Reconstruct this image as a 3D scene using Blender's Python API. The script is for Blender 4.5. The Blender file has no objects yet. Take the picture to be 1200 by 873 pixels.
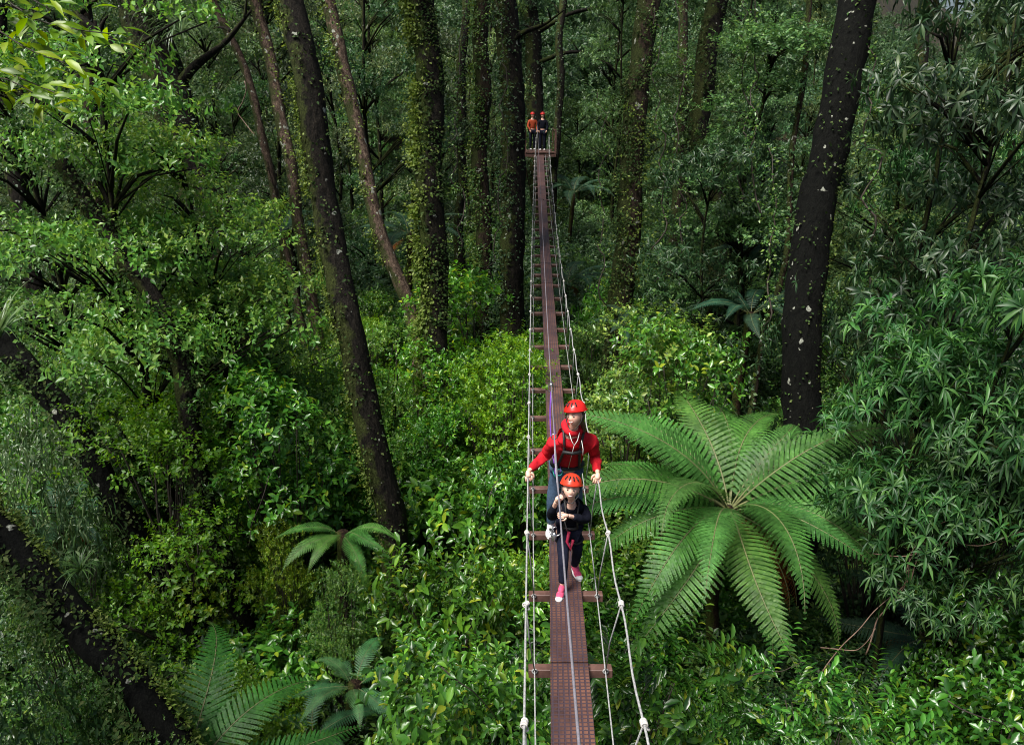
import bpy, bmesh, math, random
import numpy as np
from mathutils import Vector, Matrix, noise

R = math.radians
rng = np.random.default_rng(7)
random.seed(7)
sc = bpy.context.scene
C = sc.collection

# ------------------------------------------------------------------ camera, world, sun, exposure
CAMZ = 9.0
PITCH = R(20)
F = 867.0
cam = bpy.data.objects.new('camera', bpy.data.cameras.new('camera'))
C.objects.link(cam); sc.camera = cam
cam.location = (0, 0, CAMZ)
cam.rotation_euler = (R(90) - PITCH, 0, 0)
cam.data.sensor_width = 36; cam.data.lens = F / 1200 * 36
cam.data.clip_start = 0.05; cam.data.clip_end = 600

SUN_EL, SUN_AZ = R(62), R(-128)
w = bpy.data.worlds.new('World'); sc.world = w; w.use_nodes = True
nt = w.node_tree; nt.nodes.clear()
sky = nt.nodes.new('ShaderNodeTexSky'); sky.sky_type = 'NISHITA'; sky.sun_disc = False
sky.sun_elevation = SUN_EL; sky.sun_rotation = SUN_AZ; sky.dust_density = 4.0; sky.ozone_density = 1.0
bg = nt.nodes.new('ShaderNodeBackground'); bg.inputs['Strength'].default_value = 0.06
out = nt.nodes.new('ShaderNodeOutputWorld')
nt.links.new(sky.outputs[0], bg.inputs[0]); nt.links.new(bg.outputs[0], out.inputs[0])
sun = bpy.data.objects.new('sun', bpy.data.lights.new('sun', 'SUN')); C.objects.link(sun)
sun.data.energy = 4.3; sun.data.angle = R(24); sun.data.color = (1.0, 0.97, 0.9)
sd = Vector((math.sin(SUN_AZ) * math.cos(SUN_EL), math.cos(SUN_AZ) * math.cos(SUN_EL), math.sin(SUN_EL)))
sun.rotation_euler = sd.to_track_quat('Z', 'Y').to_euler()
sc.view_settings.view_transform = 'Standard'; sc.view_settings.look = 'None'
sc.view_settings.gamma = 1.0; sc.view_settings.exposure = 0.82
sc.cycles.max_bounces = 4; sc.cycles.diffuse_bounces = 2; sc.cycles.glossy_bounces = 2
sc.cycles.transmission_bounces = 3; sc.cycles.transparent_max_bounces = 4
sc.cycles.caustics_reflective = False; sc.cycles.caustics_refractive = False
sc.cycles.sample_clamp_indirect = 4; sc.cycles.use_denoising = True; sc.cycles.filter_width = 1.0

# ------------------------------------------------------------------ measuring helpers (photo pixels -> metres)
def at(px, py, Y):
    """world point on the sight line of a photo pixel at ground distance Y"""
    drop = Y * math.tan(PITCH + math.atan((py - 436.5) / F))
    Z = Y * math.cos(PITCH) + drop * math.sin(PITCH)
    return Vector(((px - 600) * Z / F, Y, CAMZ - drop))
def atZ(px, py, Z):
    yc = (py - 436.5) / F * Z
    return Vector(((px - 600) / F * Z, Z * math.cos(PITCH) - yc * math.sin(PITCH), CAMZ - Z * math.sin(PITCH) - yc * math.cos(PITCH)))
def pix(p):
    d = CAMZ - p[2]
    Z = p[1] * math.cos(PITCH) + d * math.sin(PITCH)
    if Z < 0.2: return None
    yc = -p[1] * math.sin(PITCH) + d * math.cos(PITCH)
    return (600 + p[0] / Z * F, 436.5 + yc / Z * F, Z)

def ground(x, y):
    h = 0.35 * noise.noise(Vector((x * .13, y * .13, 3.1))) + 0.12 * noise.noise(Vector((x * .6, y * .6, 8.1)))
    if y > 44: h += (y - 44) ** 1.25 * 0.085 * (1 - .6 * math.exp(-((x / max(y, 1) - .56) / .13) ** 2))
    ax = abs(x) - 20
    if ax > 0: h += ax * 0.22 * (1 - .8 * math.exp(-((x / max(y, 1) - .56) / .13) ** 2) * (y > 30))
    return h

# ------------------------------------------------------------------ tags
def tag(o, label=None, cat=None, group=None, kind=None):
    if label: o['label'] = label
    if cat: o['category'] = cat
    if group: o['group'] = group
    if kind: o['kind'] = kind
    return o
def empty(name, loc, rz=0, sc_=1.0):
    o = bpy.data.objects.new(name, None); C.objects.link(o)
    o.location = loc; o.rotation_euler = (0, 0, rz); o.scale = (sc_,) * 3
    o.empty_display_size = 0.1
    return o
def link(name, me, parent=None, mat=None):
    o = bpy.data.objects.new(name, me); C.objects.link(o)
    if parent is not None: o.parent = parent
    if mat is not None and not me.materials: me.materials.append(mat)
    return o

# ------------------------------------------------------------------ mesh helpers
def tri_mesh(name, V, T, mat=None, smooth=False, M=None):
    V = np.asarray(V, dtype=np.float32); T = np.asarray(T, dtype=np.int32)
    me = bpy.data.meshes.new(name)
    me.vertices.add(len(V)); me.vertices.foreach_set('co', V.ravel())
    me.loops.add(T.size); me.loops.foreach_set('vertex_index', T.ravel())
    me.polygons.add(len(T))
    me.polygons.foreach_set('loop_start', np.arange(0, T.size, T.shape[1], dtype=np.int32))
    if smooth: me.polygons.foreach_set('use_smooth', np.ones(len(T), dtype=bool))
    me.update(calc_edges=True)
    if mat is not None:
        for m_ in (mat if isinstance(mat, (list, tuple)) else [mat]): me.materials.append(m_)
    if M is not None: me.polygons.foreach_set('material_index', np.asarray(M, dtype=np.int32))
    return me

LEAF = {
 'fine': (np.array([(0, 0, 0), (-.5, .45, .10), (0, 1, -.06), (.5, .45, .10)]), np.array([(0, 2, 1), (0, 3, 2)])),
 'oval': (np.array([(0, 0, 0), (-.36, .25, .07), (-.5, .52, .09), (-.3, .82, .02), (0, 1, -.10), (.3, .82, .02), (.5, .52, .09), (.36, .25, .07), (0, .5, 0)]),
          np.array([(0, 8, 1), (1, 8, 2), (2, 8, 3), (3, 8, 4), (4, 8, 5), (5, 8, 6), (6, 8, 7), (7, 8, 0)])),
 'long': (np.array([(0, 0, 0), (-.4, .3, .05), (-.5, .6, 0), (0, 1, -.22), (.5, .6, 0), (.4, .3, .05), (0, .35, 0), (0, .65, -.06)]),
          np.array([(0, 6, 1), (1, 6, 7), (1, 7, 2), (2, 7, 3), (3, 7, 4), (4, 7, 5), (5, 7, 6), (5, 6, 0)])),
}
def nrm(v): return v / np.maximum(np.linalg.norm(v, axis=-1, keepdims=True), 1e-9)
def leaves(P, D, N, L, W, kind):
    tv, tt = LEAF[kind]
    D = nrm(D); U = nrm(np.cross(D, N)); N2 = np.cross(U, D)
    n, k = len(P), len(tv)
    L = np.broadcast_to(L, (n,))[:, None, None]; W = np.broadcast_to(W, (n,))[:, None, None]
    V = P[:, None] + U[:, None] * tv[None, :, 0:1] * W + D[:, None] * tv[None, :, 1:2] * L + N2[:, None] * tv[None, :, 2:3] * L
    T = tt[None] + (np.arange(n) * k)[:, None, None]
    return V.reshape(-1, 3), T.reshape(-1, 3)

def tube(pts, radii, seg=8, rough=0.0, seed=0.0, flute=0):
    """bent tapered tube, returns verts, quads"""
    pts = [Vector(p) for p in pts]; n = len(pts); V = []
    up = Vector((0.31, 0.11, 0.94)).normalized(); prev = None
    for i, p in enumerate(pts):
        t = (pts[min(i + 1, n - 1)] - pts[max(i - 1, 0)]).normalized()
        if prev is None:
            a = t.orthogonal().normalized()
        else:
            a = (prev - t * prev.dot(t)).normalized()
        prev = a; b = t.cross(a)
        r = radii[i] if hasattr(radii, '__len__') else radii
        for k in range(seg):
            th = 2 * math.pi * k / seg
            rr = r
            if rough:
                q = p + (a * math.cos(th) + b * math.sin(th)) * r
                rr = r * (1 + rough * noise.noise(q * 2.2 + Vector((seed, 0, 0))) + rough * .5 * noise.noise(q * 7 + Vector((0, seed, 0))))
            V.append(p + (a * math.cos(th) + b * math.sin(th)) * rr)
    Q = [(i * seg + k, i * seg + (k + 1) % seg, (i + 1) * seg + (k + 1) % seg, (i + 1) * seg + k) for i in range(n - 1) for k in range(seg)]
    return [tuple(v) for v in V], Q
class MB:
    """collects pieces into one mesh"""
    def __init__(s): s.v = []; s.f = []; s.m = []
    def add(s, V, Fs, m=0):
        b = len(s.v); s.v += [tuple(x) for x in V]; s.f += [tuple(i + b for i in f) for f in Fs]; s.m += [m] * len(Fs); return s
    def tube(s, pts, r, seg=8, m=0, **k):
        V, Q = tube(pts, r, seg, **k); b0 = len(V)
        caps = [tuple(range(seg))[::-1], tuple(range(b0 - seg, b0))]
        return s.add(V, Q + caps, m)
    def box(s, c, size, M=None, m=0, bev=0.0):
        x, y, z = size[0] / 2, size[1] / 2, size[2] / 2
        bm = bmesh.new(); bmesh.ops.create_cube(bm, size=1)
        for v in bm.verts: v.co = Vector((v.co.x * size[0], v.co.y * size[1], v.co.z * size[2]))
        if bev: bmesh.ops.bevel(bm, geom=list(bm.edges), offset=bev, segments=1, affect='EDGES')
        return s.bm(bm, Matrix.Translation(c) @ (M if M is not None else Matrix()), m)
    def bm(s, bm, M, m=0):
        bm.verts.index_update()
        V = [M @ v.co for v in bm.verts]; Fs = [[v.index for v in f.verts] for f in bm.faces]; bm.free()
        return s.add(V, Fs, m)
    def ball(s, c, r, M=None, m=0, seg=12, fn=None):
        bm = bmesh.new(); bmesh.ops.create_uvsphere(bm, u_segments=seg, v_segments=max(6, seg * 3 // 4), radius=1)
        rr = r if hasattr(r, '__len__') else (r, r, r)
        for v in bm.verts:
            if fn: v.co = fn(v.co)
            v.co = Vector((v.co.x * rr[0], v.co.y * rr[1], v.co.z * rr[2]))
        return s.bm(bm, Matrix.Translation(c) @ (M if M is not None else Matrix()), m)
    def torus(s, c, R1, r, M=None, m=0, seg=14, sub=6):
        pts = []
        V = []; Q = []
        for i in range(seg):
            a = 2 * math.pi * i / seg
            for k in range(sub):
                b = 2 * math.pi * k / sub
                V.append(Vector(((R1 + r * math.cos(b)) * math.cos(a), (R1 + r * math.cos(b)) * math.sin(a), r * math.sin(b))))
        for i in range(seg):
            for k in range(sub):
                Q.append((i * sub + k, ((i + 1) % seg) * sub + k, ((i + 1) % seg) * sub + (k + 1) % sub, i * sub + (k + 1) % sub))
        MM = Matrix.Translation(c) @ (M if M is not None else Matrix())
        return s.add([MM @ v for v in V], Q, m)
    def mesh(s, name, mats, smooth=True):
        me = bpy.data.meshes.new(name); me.from_pydata(s.v, [], s.f); me.update()
        for m_ in (mats if isinstance(mats, (list, tuple)) else [mats]): me.materials.append(m_)
        me.polygons.foreach_set('material_index', np.array(s.m, dtype=np.int32))
        if smooth: me.polygons.foreach_set('use_smooth', np.ones(len(me.polygons), dtype=bool))
        return me

# ------------------------------------------------------------------ materials
def new_mat(name):
    m = bpy.data.materials.new(name); m.use_nodes = True
    t = m.node_tree; t.nodes.clear()
    o = t.nodes.new('ShaderNodeOutputMaterial')
    return m, t, o
def mat_plain(name, col, rough=.6, metal=0, noise_amt=.25, scale=30, bump=0.0, spec=.5):
    m, t, o = new_mat(name); N = t.nodes.new; L = t.links.new
    p = N('ShaderNodeBsdfPrincipled'); p.inputs['Roughness'].default_value = rough; p.inputs['Metallic'].default_value = metal
    p.inputs['Specular IOR Level'].default_value = spec
    tc = N('ShaderNodeTexCoord'); nz = N('ShaderNodeTexNoise'); nz.inputs['Scale'].default_value = scale; nz.inputs['Detail'].default_value = 4
    L(tc.outputs['Object'], nz.inputs['Vector'])
    cr = N('ShaderNodeValToRGB'); cr.color_ramp.elements[0].position = .3; cr.color_ramp.elements[1].position = .7
    cr.color_ramp.elements[0].color = tuple(c * (1 - noise_amt) for c in col) + (1,)
    cr.color_ramp.elements[1].color = tuple(min(1, c * (1 + noise_amt)) for c in col) + (1,)
    L(nz.outputs['Fac'], cr.inputs[0]); L(cr.outputs[0], p.inputs['Base Color'])
    if bump:
        b = N('ShaderNodeBump'); b.inputs['Strength'].default_value = bump; b.inputs['Distance'].default_value = .01
        L(nz.outputs['Fac'], b.inputs['Height']); L(b.outputs[0], p.inputs['Normal'])
    L(p.outputs[0], o.inputs[0]); return m
def mat_leaf(name, cols, rough=.38, trans=.3, spec=.5, back=None):
    """cols: list of (pos, rgb) on a ramp read by a random value of each leaf; tinted by the object's own colour"""
    m, t, o = new_mat(name); N = t.nodes.new; L = t.links.new
    geo = N('ShaderNodeNewGeometry'); cr = N('ShaderNodeValToRGB'); r = cr.color_ramp
    while len(r.elements) < len(cols): r.elements.new(.5)
    for e, (ps, c) in zip(r.elements, cols): e.position = ps; e.color = tuple(c) + (1,)
    L(geo.outputs['Random Per Island'], cr.inputs[0])
    oi = N('ShaderNodeObjectInfo'); mx = N('ShaderNodeMix'); mx.data_type = 'RGBA'; mx.blend_type = 'MULTIPLY'; mx.inputs[0].default_value = 1
    L(cr.outputs[0], mx.inputs[6]); L(oi.outputs['Color'], mx.inputs[7])
    tc = N('ShaderNodeTexCoord'); nz = N('ShaderNodeTexNoise'); nz.inputs['Scale'].default_value = 2.6; nz.inputs['Detail'].default_value = 3; nz.inputs['Roughness'].default_value = .7
    L(tc.outputs['Object'], nz.inputs['Vector'])
    mr = N('ShaderNodeMapRange'); mr.inputs[1].default_value = .3; mr.inputs[2].default_value = .7; mr.inputs[3].default_value = .55; mr.inputs[4].default_value = 1.5
    L(nz.outputs['Fac'], mr.inputs[0])
    m2 = N('ShaderNodeMix'); m2.data_type = 'RGBA'; m2.blend_type = 'MULTIPLY'; m2.inputs[0].default_value = 1
    L(mx.outputs[2], m2.inputs[6]); L(mr.outputs[0], m2.inputs[7])
    st = N('ShaderNodeHueSaturation'); st.inputs['Saturation'].default_value = 1.04; st.inputs['Value'].default_value = 1.05; L(m2.outputs[2], st.inputs['Color'])
    p = N('ShaderNodeBsdfPrincipled'); p.inputs['Roughness'].default_value = rough; p.inputs['Specular IOR Level'].default_value = spec
    L(st.outputs[0], p.inputs['Base Color'])
    tr = N('ShaderNodeBsdfTranslucent'); hs = N('ShaderNodeHueSaturation'); hs.inputs['Hue'].default_value = .485; hs.inputs['Saturation'].default_value = 1.1; hs.inputs['Value'].default_value = 1.5
    L(m2.outputs[2], hs.inputs['Color']); L(hs.outputs[0], tr.inputs[0])
    ms = N('ShaderNodeMixShader'); ms.inputs[0].default_value = trans
    L(p.outputs[0], ms.inputs[1]); L(tr.outputs[0], ms.inputs[2]); L(ms.outputs[0], o.inputs[0])
    return m
def mat_bark(name, dark, light, moss, moss_amt, lichen=0.0, side=(-1, -.3, .2)):
    m, t, o = new_mat(name); N = t.nodes.new; L = t.links.new
    tc = N('ShaderNodeTexCoord'); mp = N('ShaderNodeMapping'); mp.inputs['Scale'].default_value = (1, 1, .3)
    L(tc.outputs['Object'], mp.inputs[0])
    n1 = N('ShaderNodeTexNoise'); n1.inputs['Scale'].default_value = 14; n1.inputs['Detail'].default_value = 8; n1.inputs['Roughness'].default_value = .7
    L(mp.outputs[0], n1.inputs['Vector'])
    cr = N('ShaderNodeValToRGB'); cr.color_ramp.elements[0].position = .38; cr.color_ramp.elements[1].position = .68
    cr.color_ramp.elements[0].color = tuple(dark) + (1,); cr.color_ramp.elements[1].color = tuple(light) + (1,)
    L(n1.outputs['Fac'], cr.inputs[0])
    geo = N('ShaderNodeNewGeometry'); dt = N('ShaderNodeVectorMath'); dt.operation = 'DOT_PRODUCT'; dt.inputs[1].default_value = side
    L(geo.outputs['Normal'], dt.inputs[0])
    n2 = N('ShaderNodeTexNoise'); n2.inputs['Scale'].default_value = 3.2; n2.inputs['Detail'].default_value = 6; n2.inputs['Roughness'].default_value = .65
    L(tc.outputs['Object'], n2.inputs['Vector'])
    ad = N('ShaderNodeMath'); ad.operation = 'MULTIPLY_ADD'; ad.inputs[1].default_value = .28
    L(dt.outputs['Value'], ad.inputs[0]); L(n2.outputs['Fac'], ad.inputs[2])
    mr = N('ShaderNodeMapRange'); mr.inputs[1].default_value = .62 - moss_amt * .3; mr.inputs[2].default_value = .74 - moss_amt * .3
    L(ad.outputs[0], mr.inputs[0])
    mm = N('ShaderNodeMix'); mm.data_type = 'RGBA'; mm.inputs[7].default_value = tuple(moss) + (1,)
    L(mr.outputs[0], mm.inputs[0]); L(cr.outputs[0], mm.inputs[6])
    last = mm.outputs[2]
    if lichen:
        n3 = N('ShaderNodeTexNoise'); n3.inputs['Scale'].default_value = 5.5; n3.inputs['Detail'].default_value = 3
        L(tc.outputs['Object'], n3.inputs['Vector'])
        m3 = N('ShaderNodeMapRange'); m3.inputs[1].default_value = .70 - lichen; m3.inputs[2].default_value = .73 - lichen
        L(n3.outputs['Fac'], m3.inputs[0])
        ml = N('ShaderNodeMix'); ml.data_type = 'RGBA'; ml.inputs[7].default_value = (.30, .31, .26, 1)
        L(m3.outputs[0], ml.inputs[0]); L(last, ml.inputs[6]); last = ml.outputs[2]
    n4 = N('ShaderNodeTexNoise'); n4.inputs['Scale'].default_value = 38; n4.inputs['Detail'].default_value = 4; n4.inputs['Roughness'].default_value = .8
    L(tc.outputs['Object'], n4.inputs['Vector'])
    m4 = N('ShaderNodeMapRange'); m4.inputs[1].default_value = .35; m4.inputs[2].default_value = .68; m4.inputs[3].default_value = .25; m4.inputs[4].default_value = 1.9
    L(n4.outputs['Fac'], m4.inputs[0])
    mq = N('ShaderNodeMix'); mq.data_type = 'RGBA'; mq.blend_type = 'MULTIPLY'; mq.inputs[0].default_value = 1; L(last, mq.inputs[6]); L(m4.outputs[0], mq.inputs[7]); last = mq.outputs[2]
    p = N('ShaderNodeBsdfPrincipled'); p.inputs['Roughness'].default_value = .85; p.inputs['Specular IOR Level'].default_value = .12
    L(last, p.inputs['Base Color'])
    b = N('ShaderNodeBump'); b.inputs['Strength'].default_value = 1; b.inputs['Distance'].default_value = .06
    L(n1.outputs['Fac'], b.inputs['Height']); L(b.outputs[0], p.inputs['Normal'])
    L(p.outputs[0], o.inputs[0]); return m

G = dict(
 glossy=mat_leaf('glossy_leaf', [(0, (.022, .066, .014)), (.5, (.048, .135, .022)), (.9, (.10, .215, .032)), (1, (.22, .25, .03))], rough=.31, trans=.30, spec=.6),
 lime=mat_leaf('lime_leaf', [(0, (.055, .130, .014)), (.6, (.090, .195, .022)), (1, (.19, .28, .035))], rough=.42, trans=.42),
 small=mat_leaf('small_leaf', [(0, (.034, .095, .022)), (.6, (.078, .170, .036)), (1, (.17, .25, .06))], rough=.34, trans=.34),
 rosette=mat_leaf('rosette_leaf', [(0, (.018, .055, .020)), (.6, (.040, .098, .028)), (1, (.09, .165, .045))], rough=.45, trans=.3, spec=.4),
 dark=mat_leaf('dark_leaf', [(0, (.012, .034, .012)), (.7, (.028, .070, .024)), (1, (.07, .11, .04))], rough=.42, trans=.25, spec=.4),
 ivydark=mat_leaf('dark_climber_leaf', [(0, (.016, .034, .010)), (.7, (.035, .065, .018)), (1, (.09, .11, .04))], rough=.65, trans=.2, spec=.1),
 grey=mat_leaf('grey_leaf', [(0, (.030, .065, .026)), (.7, (.065, .115, .045)), (1, (.16, .20, .12))], rough=.36, trans=.2, spec=.6),
 fern=mat_leaf('fern_leaf', [(0, (.040, .112, .026)), (1, (.074, .168, .042))], rough=.5, trans=.35, spec=.35),
 fern_blue=mat_leaf('blue_fern_leaf', [(0, (.030, .085, .050)), (1, (.055, .130, .075))], rough=.5, trans=.3, spec=.4),
 fern_brown=mat_leaf('brown_fern_leaf', [(0, (.10, .035, .012)), (1, (.20, .075, .025))], rough=.8, trans=.2, spec=.1),
 far=mat_leaf('far_leaf', [(0, (.022, .055, .022)), (.6, (.045, .098, .036)), (1, (.09, .15, .05))], rough=.45, trans=.3),
 mossleaf=mat_leaf('moss_leaf', [(0, (.05, .09, .014)), (.6, (.12, .18, .03)), (1, (.22, .27, .07))], rough=.55, trans=.3, spec=.3),
 tuft=mat_leaf('strap_leaf', [(0, (.05, .09, .04)), (1, (.12, .16, .08))], rough=.4, trans=.3),
 canopy=mat_leaf('canopy_leaf', [(0, (.03, .07, .02)), (1, (.07, .14, .03))], rough=.4, trans=.35),
)
B = dict(
 dark=mat_bark('dark_bark', (.003, .0028, .0022), (.022, .018, .014), (.03, .038, .010), .05, .015),
 black=mat_bark('black_bark', (.0012, .0015, .0012), (.005, .0055, .0042), (.03, .045, .010), -.6, .02, side=(1, 0, 0)),
 moss=mat_bark('mossy_bark', (.004, .0035, .003), (.022, .018, .012), (.028, .040, .008), .15, .01),
 brown=mat_bark('brown_bark', (.009, .007, .005), (.055, .038, .026), (.028, .036, .010), .1, .03),
 pale=mat_bark('pale_bark', (.04, .026, .02), (.17, .12, .09), (.035, .042, .014), .15, .06),
 twig=mat_plain('twig_bark', (.030, .022, .015), .8, 0, .4, 12),
 fernstem=mat_bark('fern_stem', (.010, .006, .004), (.055, .032, .02), (.04, .05, .01), .2),
 vine=mat_plain('vine_bark', (.12, .072, .05), .7, 0, .5, 9),
)
def mat_ground():
    m, t, o = new_mat('forest_soil'); N = t.nodes.new; L = t.links.new
    tc = N('ShaderNodeTexCoord')
    n1 = N('ShaderNodeTexNoise'); n1.inputs['Scale'].default_value = .5; n1.inputs['Detail'].default_value = 8
    v = N('ShaderNodeTexVoronoi'); v.inputs['Scale'].default_value = 9
    L(tc.outputs['Object'], n1.inputs['Vector']); L(tc.outputs['Object'], v.inputs['Vector'])
    cr = N('ShaderNodeValToRGB'); e = cr.color_ramp.elements; e[0].position = .35; e[0].color = (.012, .010, .006, 1); e[1].position = .65; e[1].color = (.035, .04, .012, 1)
    L(n1.outputs['Fac'], cr.inputs[0])
    c2 = N('ShaderNodeValToRGB'); e = c2.color_ramp.elements; e[0].position = .2; e[0].color = (.4, .35, .3, 1); e[1].position = .9; e[1].color = (1.6, 1.2, .8, 1)
    L(v.outputs['Color'], c2.inputs[0])
    mx = N('ShaderNodeMix'); mx.data_type = 'RGBA'; mx.blend_type = 'MULTIPLY'; mx.inputs[0].default_value = 1
    L(cr.outputs[0], mx.inputs[6]); L(c2.outputs[0], mx.inputs[7])
    p = N('ShaderNodeBsdfPrincipled'); p.inputs['Roughness'].default_value = .85; L(mx.outputs[2], p.inputs['Base Color'])
    b = N('ShaderNodeBump'); b.inputs['Distance'].default_value = .05; L(v.outputs['Distance'], b.inputs['Height']); L(b.outputs[0], p.inputs['Normal'])
    L(p.outputs[0], o.inputs[0]); return m

# ------------------------------------------------------------------ ground
def build_ground():
    xs = np.concatenate([np.arange(-150, -40, 5.), np.arange(-40, 40, .8), np.arange(40, 151, 5.)])
    ys = np.concatenate([np.arange(-30, -4, 4.), np.arange(-4, 50, .8), np.arange(50, 261, 5.)])
    V = [(x, y, ground(x, y)) for y in ys for x in xs]
    nx = len(xs)
    T = [(j * nx + i, j * nx + i + 1, (j + 1) * nx + i + 1, (j + 1) * nx + i) for j in range(len(ys) - 1) for i in range(nx - 1)]
    tag(link('ground', tri_mesh('ground', V, T, mat_ground(), True)), kind='structure')
build_ground()

# ------------------------------------------------------------------ bridge line
def interp(x, xs, ys): return float(np.interp(x, xs, ys))
_dy = [-3, 0, 3.8, 5.9, 9, 13.3, 18, 22.3, 28, 34.8, 37.2]
_dd = [2.75, 3.42, 4.10, 4.48, 4.78, 4.92, 4.75, 4.35, 3.55, 2.47, 2.15]
_c = np.polyfit(_dy, _dd, 5)
def deck_z(y): return CAMZ - float(np.polyval(_c, y))
TR = dict(
 center=[(873, 674.3), (776, 668), (703, 663), (440, 648.5), (373, 643.5), (300, 639.5), (250, 636), (190, 633.5), (140, 632)],
 hand_l=[(873, 613.5), (738, 616), (630, 618), (562, 619), (440, 620), (350, 622), (290, 623.5), (220, 625), (165, 628), (140, 629)],
 hand_r=[(873, 759), (853, 755), (722, 727), (622, 711), (575, 703), (475, 684), (430, 677), (380, 668), (350, 663), (290, 654), (250, 650), (200, 646), (165, 643), (140, 642)],
 sup_l=[(873, 626), (700, 625.5), (440, 624.5), (330, 625), (190, 628.5), (140, 630)],
 sup_r=[(873, 722), (765, 708), (695, 698), (629, 690), (440, 669), (300, 650), (190, 639.5), (140, 635)],
 wire=[(873, 675.5), (703, 664), (600, 656), (500, 649), (455, 646.5), (373, 641.5), (300, 637), (190, 632), (140, 629)],
)
def track(name, z_of_y, y):
    z = z_of_y(y); d = CAMZ - z
    Z = y * math.cos(PITCH) + d * math.sin(PITCH); yc = -y * math.sin(PITCH) + d * math.cos(PITCH)
    tb = sorted(TR[name])
    if y >= 3.2:
        py = 436.5 + yc / Z * F
        px = interp(py, [a for a, b in tb], [b for a, b in tb])
        return Vector(((px - 600) * Z / F, y, z))
    a = track(name, z_of_y, 3.3); b = track(name, z_of_y, 5.0)
    s = (b.x - a.x) / 1.7
    return Vector((a.x + (y - 3.3) * s, y, z))
def smooth_track(name, zf, y0, y1, n):
    ys = np.linspace(y0, y1, n); xs = np.array([track(name, zf, y).x for y in ys])
    far = ys >= y0
    c = np.polyfit(ys, xs, 3)
    return lambda y: Vector((float(np.polyval(c, y)), y, zf(y)))
Y0, Y1 = -2.0, 36.4
cen = smooth_track('center', deck_z, 3.3, 36, 60)
HAND = 0.86
hz = lambda y: deck_z(y) + HAND
hl = smooth_track('hand_l', hz, 3.3, 35, 60); hr = smooth_track('hand_r', hz, 3.3, 35, 60)
sz = lambda y: deck_z(y) - .045
sl = smooth_track('sup_l', sz, 4, 36, 60); sr = smooth_track('sup_r', sz, 4, 36, 60)
_wc = np.polyfit([0.4, 2, 5, 9, 14, 20, 28, 37.5], [1.55, 2.0, 2.75, 3.35, 3.5, 3.1, 2.2, 1.0], 4)
wz = lambda y: CAMZ - float(np.polyval(_wc, y))
def wire_at(y):
    z = wz(y); d = CAMZ - z
    Z = y * math.cos(PITCH) + d * math.sin(PITCH); yc = -y * math.sin(PITCH) + d * math.cos(PITCH)
    return Z, 436.5 + yc / Z * F
_wy = np.linspace(2.2, 37, 50)
_wx = []
for y in _wy:
    Z, py = wire_at(y); tb = sorted(TR['wire']); _wx.append((interp(py, [a for a, b in tb], [b for a, b in tb]) - 600) * Z / F)
_wp = np.polyfit(_wy, _wx, 3)
wire = lambda y: Vector((float(np.polyval(_wp, y)), y, wz(y)))

# ------------------------------------------------------------------ foliage builders
def rand_dirs(n, zmin=-.3):
    z = rng.uniform(zmin, 1, n); a = rng.uniform(0, 2 * math.pi, n); r = np.sqrt(1 - z * z)
    return np.stack([r * np.cos(a), r * np.sin(a), z], 1)
def foliage(lumps, twigs_per_m2, kind, tw_len, n_leaf, L, W, mat, name='foliage', zmin=-.3, whorl=False, droop=0.0, pair=False, jitter=.35, up=.55):
    """leafy twigs spread over the outer part of a set of lumps (center, radii)"""
    P0, D0 = [], []
    for c, r in lumps:
        c = np.array(c); r = np.array(r)
        n = max(6, int(twigs_per_m2 * 4 * math.pi * ((r[0] * r[1] + r[0] * r[2] + r[1] * r[2]) / 3)))
        d = rand_dirs(n, zmin); s = rng.uniform(.45, 1.08, n) ** .6 + (rng.random(n) < .07) * rng.uniform(.1, .5, n)
        # uneven outline
        w_ = 1 + .28 * np.sin(d[:, 0] * 5 + c[0] * 3) * np.cos(d[:, 1] * 6 + c[1] * 2) + .12 * np.sin(d[:, 2] * 9 + c[0])
        P0.append(c + d * r * (s * w_)[:, None]); D0.append(nrm(d + np.array([0, 0, up]) + rng.normal(0, .35, (n, 3))))
    P0 = np.concatenate(P0); D0 = np.concatenate(D0); n = len(P0)
    D0[:, 2] -= droop; D0 = nrm(D0)
    ref = np.tile([0, 0, 1.], (n, 1)) + rng.normal(0, .15, (n, 3))
    A = nrm(np.cross(D0, ref)); Bv = np.cross(A, D0)
    i = np.arange(n_leaf); ph = rng.uniform(0, 6.28, n)
    if whorl:
        t = np.full(n_leaf, 1.0); ang = i * 2 * math.pi / n_leaf; fwd = .35
        ang = ang[None] + ph[:, None] + rng.normal(0, .15, (n, n_leaf))
    elif pair:
        t = (i // 2 + 1) / (n_leaf / 2); ang = np.where(i % 2 == 0, 0.0, math.pi)[None] + rng.normal(0, .15, (n, n_leaf)); fwd = .45
    else:
        t = (i + 1) / n_leaf; ang = (i * 2.4)[None] + ph[:, None]; fwd = .5
    ca, sa = np.cos(ang)[..., None], np.sin(ang)[..., None]
    rad = A[:, None] * ca + Bv[:, None] * sa * (.35 if pair else 1)
    P = P0[:, None] + D0[:, None] * (t[None, :, None] * tw_len)
    D = rad + D0[:, None] * fwd + rng.normal(0, jitter * .5, (n, n_leaf, 3)); D[..., 2] -= droop * .6
    N = D0[:, None] * 1.0 + np.array([0, 0, .9]) + rng.normal(0, jitter, (n, n_leaf, 3))
    sz_ = rng.uniform(.65, 1.25, (n, n_leaf)) * rng.uniform(.65, 1.2, (n, 1))
    kp = rng.random((n, n_leaf)) > .10
    P, D, N, sz_ = P[kp], D[kp], N[kp], sz_[kp]
    V, T = leaves(P.reshape(-1, 3), D.reshape(-1, 3), N.reshape(-1, 3), (L * sz_).ravel(), (W * sz_).ravel(), kind)
    return tri_mesh(name, V, T, mat)
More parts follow.
